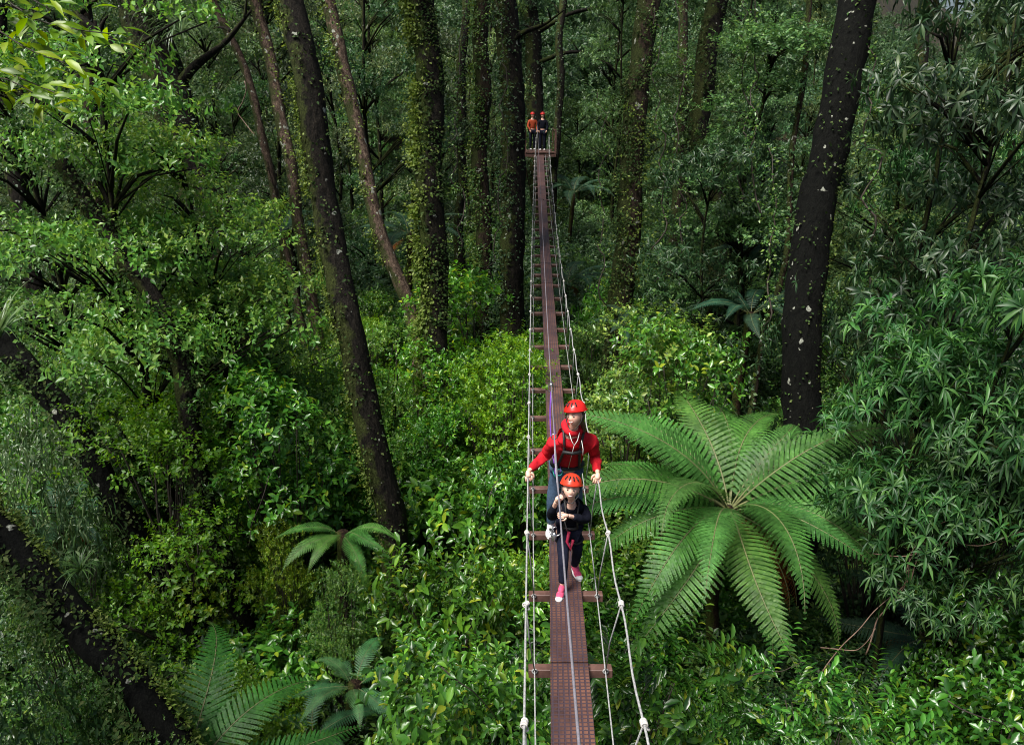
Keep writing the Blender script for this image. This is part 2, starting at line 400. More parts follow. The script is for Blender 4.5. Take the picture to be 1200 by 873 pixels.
def stems(lumps, base, r0, mat, name='stem', n_extra=2, seg=5):
    mb = MB()
    base = Vector(base)
    for c, r in lumps:
        c = Vector(c)
        for k in range(1 + n_extra):
            tgt = c + Vector((random.uniform(-.6, .6) * r[0], random.uniform(-.6, .6) * r[1], random.uniform(-.2, .6) * r[2])) * (0 if k == 0 else 1)
            mid = base.lerp(tgt, .5) + Vector((random.uniform(-.1, .1), random.uniform(-.1, .1), .1)) * (tgt - base).length
            pts = [base.lerp(mid, t / 2).lerp(mid.lerp(tgt, t / 2), t / 2) for t in (0, .5, 1, 1.5, 2)]
            rr = r0 * (1 if k == 0 else .5)
            mb.tube(pts, [rr, rr * .85, rr * .65, rr * .45, rr * .2], seg)
    return mb.mesh(name, mat)

def shrub_lumps(r=1.0, h=2.0, n=7):
    L_ = [((0, 0, h * .62), (r * .7, r * .7, h * .3))]
    for k in range(n):
        a = 2 * math.pi * k / n + random.uniform(-.4, .4); q = random.uniform(.4, .8) * r
        s = random.uniform(.28, .5) * r
        L_.append(((math.cos(a) * q, math.sin(a) * q, h * random.uniform(.35, .85)), (s, s, s * .75)))
    return L_
PROTO = {}
def proto(kind, k, fol, stm): PROTO.setdefault(kind, []).append((fol, stm))
for k in range(4):
    lp = shrub_lumps(1.0, 2.0, 7)
    proto('glossy', k, foliage(lp, (34, 28, 23, 19)[k], 'oval', .16, 6, (.098, .115, .135, .155)[k], (.048, .056, .060, .074)[k], G['glossy']), stems(lp, (0, 0, 0), .03, B['twig']))
for k in range(3):
    lp = shrub_lumps(1.0, 1.9, 8)
    proto('lime', k, foliage(lp, 44, 'fine', .14, 7, .075, .041, G['lime']), stems(lp, (0, 0, 0), .025, B['twig']))
for k in range(4):
    lp = shrub_lumps(1.0, 2.1, 8)
    proto('small', k, foliage(lp, 46, 'fine', .13, 7, .078, .040, G['small']), stems(lp, (0, 0, 0), .028, B['twig']))
for k in range(3):
    lp = shrub_lumps(1.0, 2.0, 7)
    proto('rosette', k, foliage(lp, 13, 'long', .05, 9, .21, .042, G['rosette'], whorl=True, jitter=.22), stems(lp, (0, 0, 0), .03, B['twig'], n_extra=4))
for k in range(3):
    lp = shrub_lumps(1.0, 1.9, 7)
    proto('pinnate', k, foliage(lp, (30, 24, 18)[k], 'oval', .30, 12, (.068, .085, .11)[k], (.030, .034, .042)[k], G['glossy'], pair=True, jitter=.15, up=.2), stems(lp, (0, 0, 0), .028, B['twig']))
for k in range(2):
    lp = shrub_lumps(1.0, 1.9, 7)
    proto('dark', k, foliage(lp, 40, 'fine', .13, 7, .075, .035, G['dark']), stems(lp, (0, 0, 0), .03, B['twig']))
for k in range(2):
    lp = shrub_lumps(1.0, 1.9, 7)
    proto('grey', k, foliage(lp, 26, 'long', .10, 7, .12, .028, G['grey']), stems(lp, (0, 0, 0), .028, B['twig']))

for kd, dens, lf, tw, nl, L_0, W_0 in (('glossy', 26, 'oval', .15, 6, .105, .050), ('lime', 38, 'fine', .13, 7, .070, .040), ('small', 40, 'fine', .12, 7, .072, .040), ('rosette', 11, 'long', .05, 9, .21, .042)):
    for k in range(2):
        lp = []
        for j in range(26):
            z = random.uniform(.3, 4.0); a = random.uniform(0, 6.28); q = random.uniform(.2, 1.25) * (1.25 - z / 5.5); s_ = random.uniform(.36, .62)
            lp.append(((math.cos(a) * q, math.sin(a) * q, z), (s_, s_, s_ * .6)))
        proto(kd + '_tall', k, foliage(lp, dens, lf, tw, nl, L_0, W_0, G[kd], whorl=(kd == 'rosette')), stems(lp, (0, 0, 0), .035, B['twig']))
def tree_lumps(h, r, n, zlo=.35, flat=.32):
    L_ = []
    for k in range(n):
        z = h * random.uniform(zlo, 1.0); a = random.uniform(0, 6.28)
        q = r * random.uniform(.15, 1.0) * (1.2 - .65 * (z / h - zlo) / (1 - zlo)); s = r * random.uniform(.20, .42)
        L_.append(((math.cos(a) * q, math.sin(a) * q, z), (s, s, s * flat)))
    return L_
def tree_proto(kind, h, r, n, dens, leafk, L, W, mat, **kw):
    lp = tree_lumps(h, r, n, kw.pop('zlo', .3), kw.pop('flat', .35))
    bark = kw.pop('bark', B['dark']); tr_ = kw.pop('trunk_r', .09)
    fol = foliage(lp, dens, leafk, kw.pop('tw', .2), kw.pop('nl', 7), L, W, mat, name='crown', **kw)
    mb = MB()
    path = [Vector((.12 * math.sin(z * 1.1 + n), .12 * math.cos(z * .8), z)) for z in np.linspace(-.3, h * .95, 12)]
    mb.tube(path, [tr_ * (1 - .75 * i / 11) for i in range(12)], 8, rough=.2)
    for c, r_ in lp:
        c = Vector(c); zb = max(.3, c.z - (Vector((c.x, c.y)).length) * .6); b = Vector((.12 * math.sin(zb * 1.1 + n), .12 * math.cos(zb * .8), zb))
        for e in range(3):
            tg = c + Vector((random.uniform(-.7, .7) * r_[0], random.uniform(-.7, .7) * r_[1], 0)) * (0 if e == 0 else 1)
            m_ = b.lerp(tg, .55) + Vector((0, 0, .12))
            mb.tube([b, m_, tg], [tr_ * .4 / (1 + e), tr_ * .25 / (1 + e), .008], 5)
    PROTO.setdefault(kind, []).append((fol, mb.mesh('trunk', bark)))
for k in range(3): tree_proto('finetree', 8.0, 2.4, 30, 26, 'fine', .092, .050, G['small'], zlo=.3, flat=.20)
for k in range(3): tree_proto('midtree', 9.0, 2.6, 24, 20, 'fine', .11, .06, G['far'], zlo=.15, flat=.45)
for k in range(2): tree_proto('tallthin', 13.0, 2.2, 26, 22, 'fine', .11, .06, G['far'], zlo=.12, flat=.55, trunk_r=.12)
for k in range(2): tree_proto('rosettetree', 7.0, 2.2, 22, 7, 'long', .27, .050, G['rosette'], zlo=.52, flat=.5, whorl=True, nl=9, tw=.05, jitter=.25)
for k in range(2): tree_proto('droop', 9.0, 2.4, 20, 11, 'long', .17, .04, G['dark'], zlo=.25, flat=.5, whorl=True, nl=8, tw=.06, droop=.55, bark=B['dark'])

LMARK = [('the adult in red', 665, 540), ('the big tree fern', 845, 595), ('the leaning lichen-spotted trunk', 400, 400), ('the ivy-clad trunk', 508, 220),
 ('the thick black trunk', 955, 300), ('the mossy slanting trunk', 110, 740), ('the small pale fern', 405, 630),
 ('the bottom left fronds', 250, 840), ('the far platform', 632, 170), ('the bent brown trunk', 735, 200), ('the big forked trunk', 200, 130),
 ('the pale-leaved tree', 150, 240), ('the narrow mottled trunk', 430, 230), ('the nearest crossbeam', 667, 776), ('the bare vine tangle', 1060, 660),
 ('the dark drooping tree', 1130, 120)]
DIRS = ['to the right of', 'below and right of', 'below', 'below and left of', 'to the left of', 'above and left of', 'above', 'above and right of']
ORD = ['nearest', 'second', 'third', 'fourth', 'fifth', 'sixth', 'seventh', 'eighth', 'ninth', 'tenth', 'eleventh', 'twelfth', 'thirteenth', 'fourteenth', 'fifteenth', 'sixteenth']
PENDING = []
def autolabel(o, desc, p):
    q = pix(p) or (600, 873, 5)
    best = min(LMARK, key=lambda l: (l[1] - q[0]) ** 2 + (l[2] - q[1]) ** 2)
    a = math.atan2(q[1] - best[2], q[0] - best[1]); d = DIRS[int(round(a / (math.pi / 4))) % 8]
    PENDING.append((o, desc, d, best[0], math.hypot(q[0] - best[1], q[1] - best[2])))
def flush_labels():
    g = {}
    for t in PENDING: g.setdefault(t[1:4], []).append(t)
    for (desc, d, lm), L_ in g.items():
        L_.sort(key=lambda t: t[4])
        for i, t in enumerate(L_):
            t[0]['label'] = f'{desc}, {ORD[min(i, 15)]} {d} {lm}' if len(L_) > 1 else f'{desc} {d} {lm}'
DESC = {'glossy': ('glossy broad-leaved shrub', 'shrub'), 'lime': ('yellow-green small-leaved bush', 'bush'), 'small': ('small-leaved green bush', 'bush'),
 'rosette': ('shrub of whorled narrow leaves', 'shrub'), 'pinnate': ('shrub with paired leaves', 'shrub'), 'dark': ('dark shaded bush', 'bush'), 'grey': ('grey-green narrow-leaved bush', 'bush'),
 'finetree': ('small-leaved understorey tree', 'tree'), 'midtree': ('leafy mid-height tree', 'tree'), 'tallthin': ('slender tall leafy tree', 'tree'),
 'rosettetree': ('tree with starry leaf clusters', 'tree'), 'droop': ('dark tree with drooping narrow leaves', 'tree')}
GROUPS = {'glossy': 'glossy shrubs of the understorey', 'lime': 'yellow-green bushes of the understorey', 'small': 'small-leaved bushes of the understorey', 'rosette': 'narrow-leaved whorled shrubs',
 'pinnate': 'paired-leaf shrubs', 'dark': 'dark bushes in the shade', 'grey': 'grey-green bushes', 'finetree': 'small-leaved understorey trees', 'midtree': 'leafy mid-height trees behind',
 'tallthin': 'slender tall trees behind', 'rosettetree': 'trees with starry leaf clusters', 'droop': 'dark drooping trees'}
def plant(kind, x, y, s=1.0, tint=(1, 1, 1), label=None, z=None, sz_=1.0, lean=(0, 0), tall=False):
    fol, stm = random.choice(PROTO[kind + ('_tall' if tall else '')])
    tree = kind in ('finetree', 'midtree', 'tallthin', 'rosettetree', 'droop')
    nm = {'droop': 'drooping_tree', 'midtree': 'forest_tree', 'tallthin': 'slender_tree', 'finetree': 'understorey_tree', 'rosettetree': 'whorled_leaf_tree', 'glossy': 'glossy_shrub', 'lime': 'lime_bush', 'small': 'small_leaved_bush',
          'rosette': 'whorled_shrub', 'pinnate': 'feathery_shrub', 'dark': 'dark_bush', 'grey': 'grey_bush'}[kind]
    z0 = ground(x, y) if z is None else z
    e = empty(nm, (x, y, z0), random.uniform(0, 6.28)); e.scale = (s, s, s * sz_)
    e.rotation_euler[0] = lean[0]; e.rotation_euler[1] = lean[1]
    f = link('crown' if tree else 'foliage', fol, e); f.color = tuple(c * random.uniform(.88, 1.12) for c in tint) + (1,)
    link('trunk' if tree else 'stem', stm, e)
    tag(e, None, DESC[kind][1], GROUPS[kind])
    if label: e['label'] = label
    else: autolabel(e, DESC[kind][0], (x, y, z0 + (2.0 if not tree else 6) * s * sz_ * .8))
    return e

# ------------------------------------------------------------------ undergrowth zones (kind of plant, plus tints that paint in shade)
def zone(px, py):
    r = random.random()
    if px < 210 and py > 600: return ('dark' if r < .75 else 'small'), (.5, .55, .45)  # lower left shade put into the leaf colour: dark kind, low tint
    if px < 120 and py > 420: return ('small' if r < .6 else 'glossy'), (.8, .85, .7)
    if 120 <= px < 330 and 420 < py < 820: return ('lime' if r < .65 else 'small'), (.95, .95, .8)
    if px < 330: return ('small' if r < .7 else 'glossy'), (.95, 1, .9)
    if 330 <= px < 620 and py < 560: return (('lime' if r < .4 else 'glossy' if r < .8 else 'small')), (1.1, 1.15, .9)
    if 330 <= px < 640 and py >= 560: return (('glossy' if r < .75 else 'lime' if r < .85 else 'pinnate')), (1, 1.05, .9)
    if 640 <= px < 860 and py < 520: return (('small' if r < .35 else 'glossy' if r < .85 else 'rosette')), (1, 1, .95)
    if px >= 640 and py > 680: return (('pinnate' if r < .5 else 'glossy')), (.58, .68, .62)  # lower right shade painted in by a low tint
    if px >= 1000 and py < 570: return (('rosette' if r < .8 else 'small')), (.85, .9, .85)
    if px >= 860: return (('dark' if r < .5 else 'small')), (.8, .85, .8)  # dark leaf kind stands in for shade on this side
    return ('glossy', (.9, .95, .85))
keep_out = []   # (x, y, r) trunks and fern centres
def bx(y): return 0.33 + .0277 * y

# ------------------------------------------------------------------ big trunks
def ivy_on(path, radii, n, L, W, mat, bias=(-1, -.4, 0), amt=.6, name='climbing_foliage', off=.06, kind='fine'):
    P = np.array([tuple(p) for p in path]); seg = np.linalg.norm(P[1:] - P[:-1], axis=1); cum = np.concatenate([[0], np.cumsum(seg)])
    t = rng.uniform(0, cum[-1], n)
    # clumps along the trunk
    X = np.stack([np.interp(t, cum, P[:, k]) for k in range(3)], 1); rr = np.interp(t, cum, radii)
    i = np.clip(np.searchsorted(cum, t) - 1, 0, len(seg) - 1); T = nrm(P[i + 1] - P[i])
    d = rng.normal(0, 1, (n, 3)) + np.array(bias) * amt * 2; d = nrm(d - T * (d * T).sum(1, keepdims=True))
    ph = np.arctan2((d * np.array([0, 1, 0])).sum(1), d[:, 0])
    keep = (np.sin(t * 2.3 + ph * 2) + np.sin(t * 5.1 + 1 - ph * 1.4) * .8 + np.sin(t * 11 + ph * 3) * .5 + rng.normal(0, .35, n)) > -.25
    X, d, rr, T = X[keep], d[keep], rr[keep], T[keep]; n = len(X)
    X = X + d * (rr * rng.uniform(.95, 1.05, n) + rng.exponential(off, n))[:, None]
    D = nrm(d * .7 + rng.normal(0, .6, (n, 3)) + np.array([0, 0, -.3])); s = rng.uniform(.6, 1.3, n)
    V, TT = leaves(X, D, d + rng.normal(0, .4, (n, 3)) + np.array([0, 0, .4]), L * s, W * s, kind)
    return tri_mesh(name, V, TT, mat)
def spline(pts, n):
    P = np.array([tuple(p) for p in pts]); s = np.concatenate([[0], np.cumsum(np.linalg.norm(P[1:] - P[:-1], axis=1))])
    t = np.linspace(0, s[-1], n); out_ = []
    X = np.stack([np.interp(t, s, P[:, k]) for k in range(3)], 1)
    for _ in range(max(1, n // 12)):
        X[1:-1] = (X[:-2] + 2 * X[1:-1] + X[2:]) / 4
    return X
CANOPY = []
for k in range(3):
    lp = [((random.uniform(-2.6, 2.6), random.uniform(-2.6, 2.6), random.uniform(0, 3)), (1.3, 1.3, .6)) for _ in range(12)]
    CANOPY.append(foliage(lp, 9, 'fine', .3, 7, .17, .10, G['canopy'], name='crown'))
def big_tree(name, label, cat, pts, bark, Z, w0, w1, group=None, top=18.0, ivy=None, crown=True, limbs=(), base_ground=True, n=60, rough=.18, crown_s=1.0, flare=1.5):
    """pts: (px, py) up the trunk from its visible foot; Z camera depth (number or list); w0, w1 radii in metres at foot and at the top of the picture"""
    Zs = Z if hasattr(Z, '__len__') else [Z] * len(pts)
    W_ = [atZ(a, b, z) for (a, b), z in zip(pts, Zs)]
    low = W_[0]; nx_ = W_[1]; Z0 = Zs[0]
    if base_ground:
        d = (low - nx_); d = Vector((d.x / max(abs(d.z), .1), d.y / max(abs(d.z), .1), -1)) * .8
        g = ground(low.x, low.y); base = low + Vector((d.x * (low.z - g) * .7, d.y * (low.z - g) * .7, -(low.z - g) - .3))
        W_ = [base] + W_
    hi = W_[-1]; d = (W_[-1] - W_[-2]).normalized()
    if top:
        k_ = max(0.5, (top - hi.z) / max(d.z, .3)); d2 = (d + Vector((0, 0, .25))).normalized()
        W_.append(hi + d2 * k_ * .5); W_.append(hi + d2 * k_)
    X = spline(W_, n)
    for i_ in range(1, n):
        q_ = Vector(X[i_]) * .38; X[i_] += np.array([noise.noise(q_), noise.noise(q_ + Vector((7, 3, 1))), 0]) * .22 * min(1, i_ / 8)
    tl = np.linspace(0, 1, n)
    rad = w0 + (w1 - w0) * tl
    rad = rad * (1 + (flare - 1) * np.exp(-tl * n * .25)) if base_ground else rad
    base = Vector(X[0]); e = empty(name, base)
    loc = [Vector(p) - base for p in X]
    mb = MB(); mb.tube(loc, list(rad), 20, rough=rough, seed=base.x)
    tag(e, label, cat, group)
    tk = link('trunk', mb.mesh('trunk', bark), e)
    keep_out.append((base.x, base.y, w0 + .3))
    for (t0, dx, dy, dz, r) in limbs:
        i = int(t0 * (n - 1)); b = loc[i]; v = Vector((dx, dy, dz)); lb = MB()
        side = Vector((v.y, -v.x, .3 * v.length)) * .12
        pp = spline([b, b + v * .3 + side, b + v * .65 - side * .5, b + v], 14)
        lb.tube(pp, [r * (1 - .8 * j / 13) for j in range(14)], 8, rough=.25)
        for q in range(5):
            j = 4 + 2 * q; st = Vector(pp[min(13, j)]); o_ = Vector((random.uniform(-1, 1), random.uniform(-1, 1), random.uniform(-.2, .8))) * v.length * .25
            lb.tube(spline([st, st + o_ * .5 + Vector((0, 0, .1)), st + o_], 6), [r * .35, r * .3, r * .22, r * .16, r * .1, r * .04], 5)
        link('limb', lb.mesh('limb', bark), e)
    if ivy:
        for (cnt, L, Wd, mat, bias, amt, a, b, off) in ivy:
            i0, i1 = int(a * (n - 1)), max(int(a * (n - 1)) + 2, int(b * (n - 1)))
            f = link('climbing_foliage', ivy_on(loc[i0:i1 + 1], rad[i0:i1 + 1], cnt, L, Wd, mat, bias, amt, off=off), e)
    if crown:
        c = link('crown', random.choice(CANOPY if Z0 < 18 else CANOPY[-1:]), e); crown_s = crown_s * (1 if Z0 < 18 else .7); c.location = loc[-1] - Vector((0, 0, 1.0)); c.rotation_euler = (0, 0, random.uniform(0, 6)); c.scale = (crown_s,) * 3
    return e, loc, rad, base
ml, sm, dk = G['mossleaf'], G['small'], G['ivydark']
big_tree('leaning_tree', 'dark leaning tree with lichen spots and moss on its left edge, left of the bridge', 'tree',
         [(464, 640), (452, 570), (435, 500), (410, 400), (388, 300), (368, 170), (343, 0)], B['dark'], [12.6, 12.4, 12.2, 12, 12, 12, 12], .235, .20, crown_s=.9,
         ivy=[(5200, .045, .03, ml, (-1, -.2, 0), 1.3, 0.05, .62, .035), (1400, .06, .04, dk, (0, -1, 0), .4, 0.05, .6, .02)])
big_tree('upright_tree', 'upright trunk thickly clad in light green ivy-like climbers, left of the bridge', 'tree',
         [(514, 440), (512, 330), (508, 200), (500, 100), (492, 0)], B['moss'], 16, .27, .31, crown_s=1.0,
         ivy=[(15000, .075, .050, ml, (-1, -.35, 0), 1.0, 0.05, .75, .07), (5200, .07, .045, dk, (.6, -1, 0), .6, 0.1, .75, .03)])
big_tree('twin_tree', 'brown climber-wrapped trunk, left one of the close pair beside the bridge', 'tree',
         [(563, 350), (562, 250), (563, 120), (566, 0)], B['brown'], 24, .27, .25, ivy=[(5000, .09, .055, sm, (-.4, -1, 0), .5, .1, .8, .12), (2500, .09, .05, ml, (-1, -.3, 0), .8, .1, .8, .1)])
big_tree('twin_tree', 'black trunk with leafy climbers, right one of the close pair beside the bridge', 'tree',
         [(600, 345), (604, 250), (600, 120), (590, 0)], B['dark'], 22.5, .38, .36, ivy=[(5500, .09, .055, G['far'], (-.9, -.5, 0), .6, .1, .8, .1)],
         limbs=[(.60, 1.6, -.6, .9, .10)])
big_tree('platform_tree', 'tall grey trunk rising behind the far platform at the end of the bridge', 'tree',
         [(630, 182), (628, 120), (622, 60), (620, 0)], B['dark'], 41, .50, .45, ivy=[(2500, .12, .07, G['far'], (-1, -.3, 0), .8, .3, .9, .1)],
         limbs=[(.62, 5.5, -1, 1.2, .13), (.70, 6.5, 0, 2.6, .14), (.80, 5, -1, 3.2, .12), (.66, -3, 0, 2.0, .1)])
big_tree('slim_mottled_tree', 'slim pale mottled tree leaning left between the leaning trunk and the ivy-clad trunk', 'tree',
         [(474, 352), (452, 280), (430, 200), (412, 120), (390, 20), (386, 0)], B['pale'], 19, .19, .17, ivy=[(1800, .075, .05, ml, (-.8, -.6, 0), .5, .3, .75, .08), (1000, .075, .05, sm, (0, -.6, 0), .5, .55, .8, .25)])
big_tree('slim_mottled_tree', 'slim pale tree leaning left high above the pale-leaved tree', 'tree',
         [(345, 220), (322, 110), (305, 40), (296, 0)], B['pale'], 20, .17, .15, ivy=[(1200, .075, .05, ml, (.8, -.6, 0), .5, .2, .7, .15)])
big_tree('slim_mottled_tree', 'thinnest pale leaning tree at the top left, with bare lower twigs', 'tree',
         [(300, 130), (282, 70), (262, 20), (252, 0)], B['pale'], 21, .12, .11, limbs=[(.42, .3, -.4, -1.6, .04)])
big_tree('forked_tree', 'broad dark trunk at the upper left hung with epiphytes', 'tree',
         [(262, 285), (238, 230), (212, 170), (190, 80), (170, 0)], B['dark'], 17.5, .48, .50, crown_s=1.1,
         ivy=[(5200, .085, .045, dk, (.3, -1, 0), .6, .1, .8, .16), (2600, .09, .05, G['far'], (.5, -.8, 0), .6, .15, .8, .2)],
         limbs=[(.52, 2.0, .3, 1.9, .15), (.50, -2.6, .5, 2.8, .22)])
big_tree('pale_leaved_tree', 'dark slanting trunk under the pale small-leaved crown at the left', 'tree',
         [(228, 500), (208, 420), (175, 350), (138, 300), (98, 238), (75, 190)], B['dark'], 11.5, .20, .12, top=None, crown=False,
         ivy=[(4200, .06, .035, dk, (.5, -1, 0), .5, .2, 1, .12)])
big_tree('slanting_tree', 'thick mossy trunk slanting across the lower left corner', 'tree',
         [(195, 870), (145, 795), (80, 725), (22, 655), (-40, 580), (-80, 520)], B['black'], [7.6, 7.7, 7.9, 8.2, 8.4, 8.6], .20, .17, top=None, crown=False, rough=.3,
         ivy=[(5200, .045, .025, ml, (.9, .2, .5), 1.3, .15, 1, .02), (6000, .07, .035, dk, (-.5, -.8, .1), .5, .15, 1, .10)])
_st = [o for o in C.objects if o.name.startswith('slanting_tree')][0]
for (x_, y_, z_) in ((-9.0, 2.2, 12.5),):  # unseen crown added overhead to shade the lower left corner
    c_ = link('crown', CANOPY[1], _st); c_.location = Vector((x_, y_, z_)) - _st.location; c_.rotation_euler = (0, 0, x_)
big_tree('black_stump', 'thick black slanting trunk at the left edge below the pale-leaved tree', 'tree',
         [(92, 510), (50, 460), (5, 400), (-40, 330)], B['black'], 11.5, .20, .18, top=None, crown=False, ivy=[(3500, .07, .04, dk, (.5, -1, 0), .5, .2, 1, .14)])
big_tree('bent_tree', 'bent brown trunk shaggy with creepers to the right of the bridge', 'tree',
         [(727, 350), (733, 280), (742, 215), (742, 150), (752, 70), (760, 0)], B['brown'], 19.5, .33, .28,
         ivy=[(7000, .08, .045, dk, (-.5, -1, 0), .5, .05, .55, .20), (2600, .08, .05, ml, (.5, -1, 0), .4, .1, .5, .2), (2200, .08, .05, dk, (.5, -1, 0), .4, .5, .8, .1)])
big_tree('shadowy_tree', 'dark trunk draped in vines, between the bent trunk and the thick black one', 'tree',
         [(838, 330), (852, 240), (812, 150), (828, 70), (842, 0)], B['dark'], 22, .30, .32, ivy=[(7500, .09, .05, dk, (0, -1, 0), .4, .05, .8, .26)])
big_tree('black_tree', 'thick almost black trunk standing behind the big tree fern', 'tree',
         [(943, 510), (946, 400), (952, 300), (968, 180), (985, 80), (1003, 0)], B['black'], 12.6, .31, .31,
         ivy=[(1300, .06, .035, dk, (-.2, -1, 0), .4, .1, .7, .03), (900, .05, .03, ml, (1, .1, 0), 1.4, .2, .7, .02)])
for i, (p0, p1, Z, r, lab) in enumerate([
    ((895, 400), (925, 215), 17, .07, 'thin dark stem just left of the thick black trunk'),
    ((640, 330), (660, 0), 36, .20, 'slender far trunk rising over the right side of the platform'),
    ((540, 260), (545, 0), 31, .20, 'slender far trunk between the ivy-clad trunk and the close pair'),
    ((790, 240), (800, 0), 30, .22, 'slender far trunk right of the bent brown trunk'),
    ((1060, 240), (1085, 0), 24, .22, 'slender trunk behind the drooping tree at the right'),
    ((20, 220), (-10, 0), 20, .25, 'shadowed trunk at the far upper left edge'),
    ((110, 160), (95, 0), 24, .24, 'shadowed trunk behind the pale-leaved crown'),
    ((580, 210), (577, 0), 44, .25, 'faint distant trunk behind the close pair')]):
    x0, y0_ = p0; x1, y1_ = p1
    big_tree('slender_trunk_tree', lab, 'tree', [p0, ((x0 + x1) / 2 + random.uniform(-6, 6), (y0_ + y1_) / 2), p1], B['dark'] if i % 3 else B['brown'], Z, r, r * .85, group='slender background trunks',
             ivy=[(900, .1, .06, G['far'], (-.5, -1, 0), .4, .15, .8, .12)], n=30, crown_s=.8)

# ------------------------------------------------------------------ ferns
def frond_mesh(L=2.2, npair=30, lp_max=.38, mat=None, a0=R(48), a1=R(-38), twist=0.0, seed=0, pinn=.027, folded=.0, name='frond'):
    rg = np.random.default_rng(seed)
    n = 40; ts = np.linspace(0, 1, n); ang = a0 + (a1 - a0) * ts ** 1.1
    ds = L / (n - 1)
    x = np.concatenate([[0], np.cumsum(np.cos(ang[:-1]) * ds)]); z = np.concatenate([[0], np.cumsum(np.sin(ang[:-1]) * ds)])
    y = .10 * L * np.sin(ts * 2.2 + seed) * ts * twist
    Rc = np.stack([x, y, z], 1)
    Ps, Ds, Ns, Ls, Ws = [], [], [], [], []
    for i in range(npair):
        t = .09 + .905 * (i / (npair - 1)) ** .92
        c = np.array([np.interp(t, ts, Rc[:, k]) for k in range(3)])
        a = np.interp(t, ts, ang); T = np.array([math.cos(a), 0, math.sin(a)]); Nn = np.array([-math.sin(a), 0, math.cos(a)])
        prof = min(1, (t / .30)) ** .8 * (1 - max(0, (t - .38) / .62) ** 1.25) if t < 1 else 0
        lp = lp_max * max(prof, .05) * rg.uniform(.92, 1.06)
        for s in (-1, 1):
            side = np.array([0, s, 0.0])
            fw = .28 + .5 * t
            d = nrm(side + T * fw + Nn * (.16 - folded)); q = nrm(np.cross(d, Nn) * s)
            m = max(4, int(lp / .028)); u = (np.arange(m) + .5) / m
            droop = -.22 * lp * u ** 2
            base = c[None] + d[None] * (u * lp)[:, None] + Nn[None] * droop[:, None]
            wl = pinn * (1 - u ** 2.2) ** .7 * (.5 + .5 * min(1, lp / lp_max * 1.6)) + .004
            for s2 in (-1, 1):
                pd = nrm(np.cross(Nn, d) * s2 + d * .55)[None].repeat(m, 0)
                Ps.append(base); Ds.append(pd); Ns.append(np.tile(Nn, (m, 1)) + rg.normal(0, .12, (m, 3))); Ls.append(wl); Ws.append(np.full(m, lp / m * 1.7))
            # tip
    P = np.concatenate(Ps); V, T = leaves(P, np.concatenate(Ds), np.concatenate(Ns), np.concatenate(Ls), np.concatenate(Ws), 'fine')
    Vt, Qt = tube([tuple(p) for p in Rc[::2]], list(np.linspace(.014, .003, len(Rc[::2]))), 5)
    Q = [(a, b, c_) for a, b, c_, d_ in Qt] + [(a, c_, d_) for a, b, c_, d_ in Qt]
    nV = len(V); V = np.concatenate([V, np.array(Vt)]); T2 = np.array(Q) + nV
    MI = [0] * len(T) + [1] * len(T2)
    return tri_mesh(name, V, np.concatenate([T, T2]), [mat, M_RACHIS], False, MI)
M_RACHIS = mat_plain('fern_rachis', (.12, .13, .05), .6)
FR = {}
for key, mat in (('green', G['fern']), ('blue', G['fern_blue']), ('brown', G['fern_brown'])):
    FR[key] = [frond_mesh(2.4, 34, .37, mat, R(a0), R(a1), tw, s) for s, (a0, a1, tw) in enumerate([(40, -38, 1.6), (30, -36, -1.5), (50, -58, 1.0), (34, -62, -1.2), (58, -40, 2.0), (24, -50, -2.0), (46, -30, .5)])]
    if key == 'brown': FR[key] = [frond_mesh(1.8, 26, .3, mat, R(-10), R(-88), .5, 9, folded=.4)]
def fern(name, label, c, n, s, key='green', trunk_h=None, az0=0, arc=2 * math.pi, tint=(1, 1, 1), cat='tree fern', group=None, tiltr=(-.12, .14), old=0, rz=0, tilt=(0, 0), dead=3):
    c = Vector(c); g = ground(c.x, c.y); h = (c.z - g)
    e = empty(name, (c.x, c.y, g - .05)); tag(e, label, cat, group)
    mb = MB(); pts = [Vector((.06 * math.sin(i), .05 * math.cos(i * 1.7), (h + .03) * i / 8)) for i in range(9)]
    off = pts[-1]; pts = [p - Vector((off.x, off.y, 0)) for p in pts]
    mb.tube(pts, [.12 - .03 * i / 8 for i in range(9)], 10, rough=.3)
    link('trunk', mb.mesh('trunk', B['fernstem']), e)
    Mt = Matrix.Rotation(tilt[0], 4, 'X') @ Matrix.Rotation(tilt[1], 4, 'Y')
    for i in range(n):
        a = az0 + arc * i / n + random.uniform(-.10, .10)
        f = link('frond', FR[key][i % len(FR[key])], e)
        pitch = tiltr[0] + (tiltr[1] - tiltr[0]) * ((i * .618) % 1) + (.42 if i < old else 0)
        M = Matrix.Translation((0, 0, h)) @ Mt @ Matrix.Rotation(a, 4, 'Z') @ Matrix.Rotation(pitch, 4, 'Y') @ Matrix.Rotation(random.uniform(-.2, .2), 4, 'X') @ Matrix.Translation((.06, 0, 0))
        sc_ = s * random.uniform(.82, 1.1)
        f.matrix_local = M @ Matrix.Scale(sc_, 4)
        age = random.uniform(.78, 1.15); f.color = (tint[0] * age * random.uniform(.85, 1.2), tint[1] * age, tint[2] * age * random.uniform(.85, 1.1), 1)
    for i in range(dead):
        a = random.uniform(0, 6.28); f = link('dead_frond', FR['brown'][0], e)
        f.matrix_local = Matrix.Translation((0, 0, h - .1)) @ Matrix.Rotation(a, 4, 'Z') @ Matrix.Translation((.08, 0, 0)) @ Matrix.Scale(s * .8, 4)
    keep_out.append((c.x, c.y, .5))
    return e
random.seed(11)
BF = at(855, 592, 9.6)
fern('tree_fern', 'big bright green tree fern with a full star of fronds, right of the bridge', BF, 29, 1.16, 'green', az0=.05, tilt=(R(13), 0), tiltr=(-.30, .42), tint=(1.05, 1.1, 1), old=0)
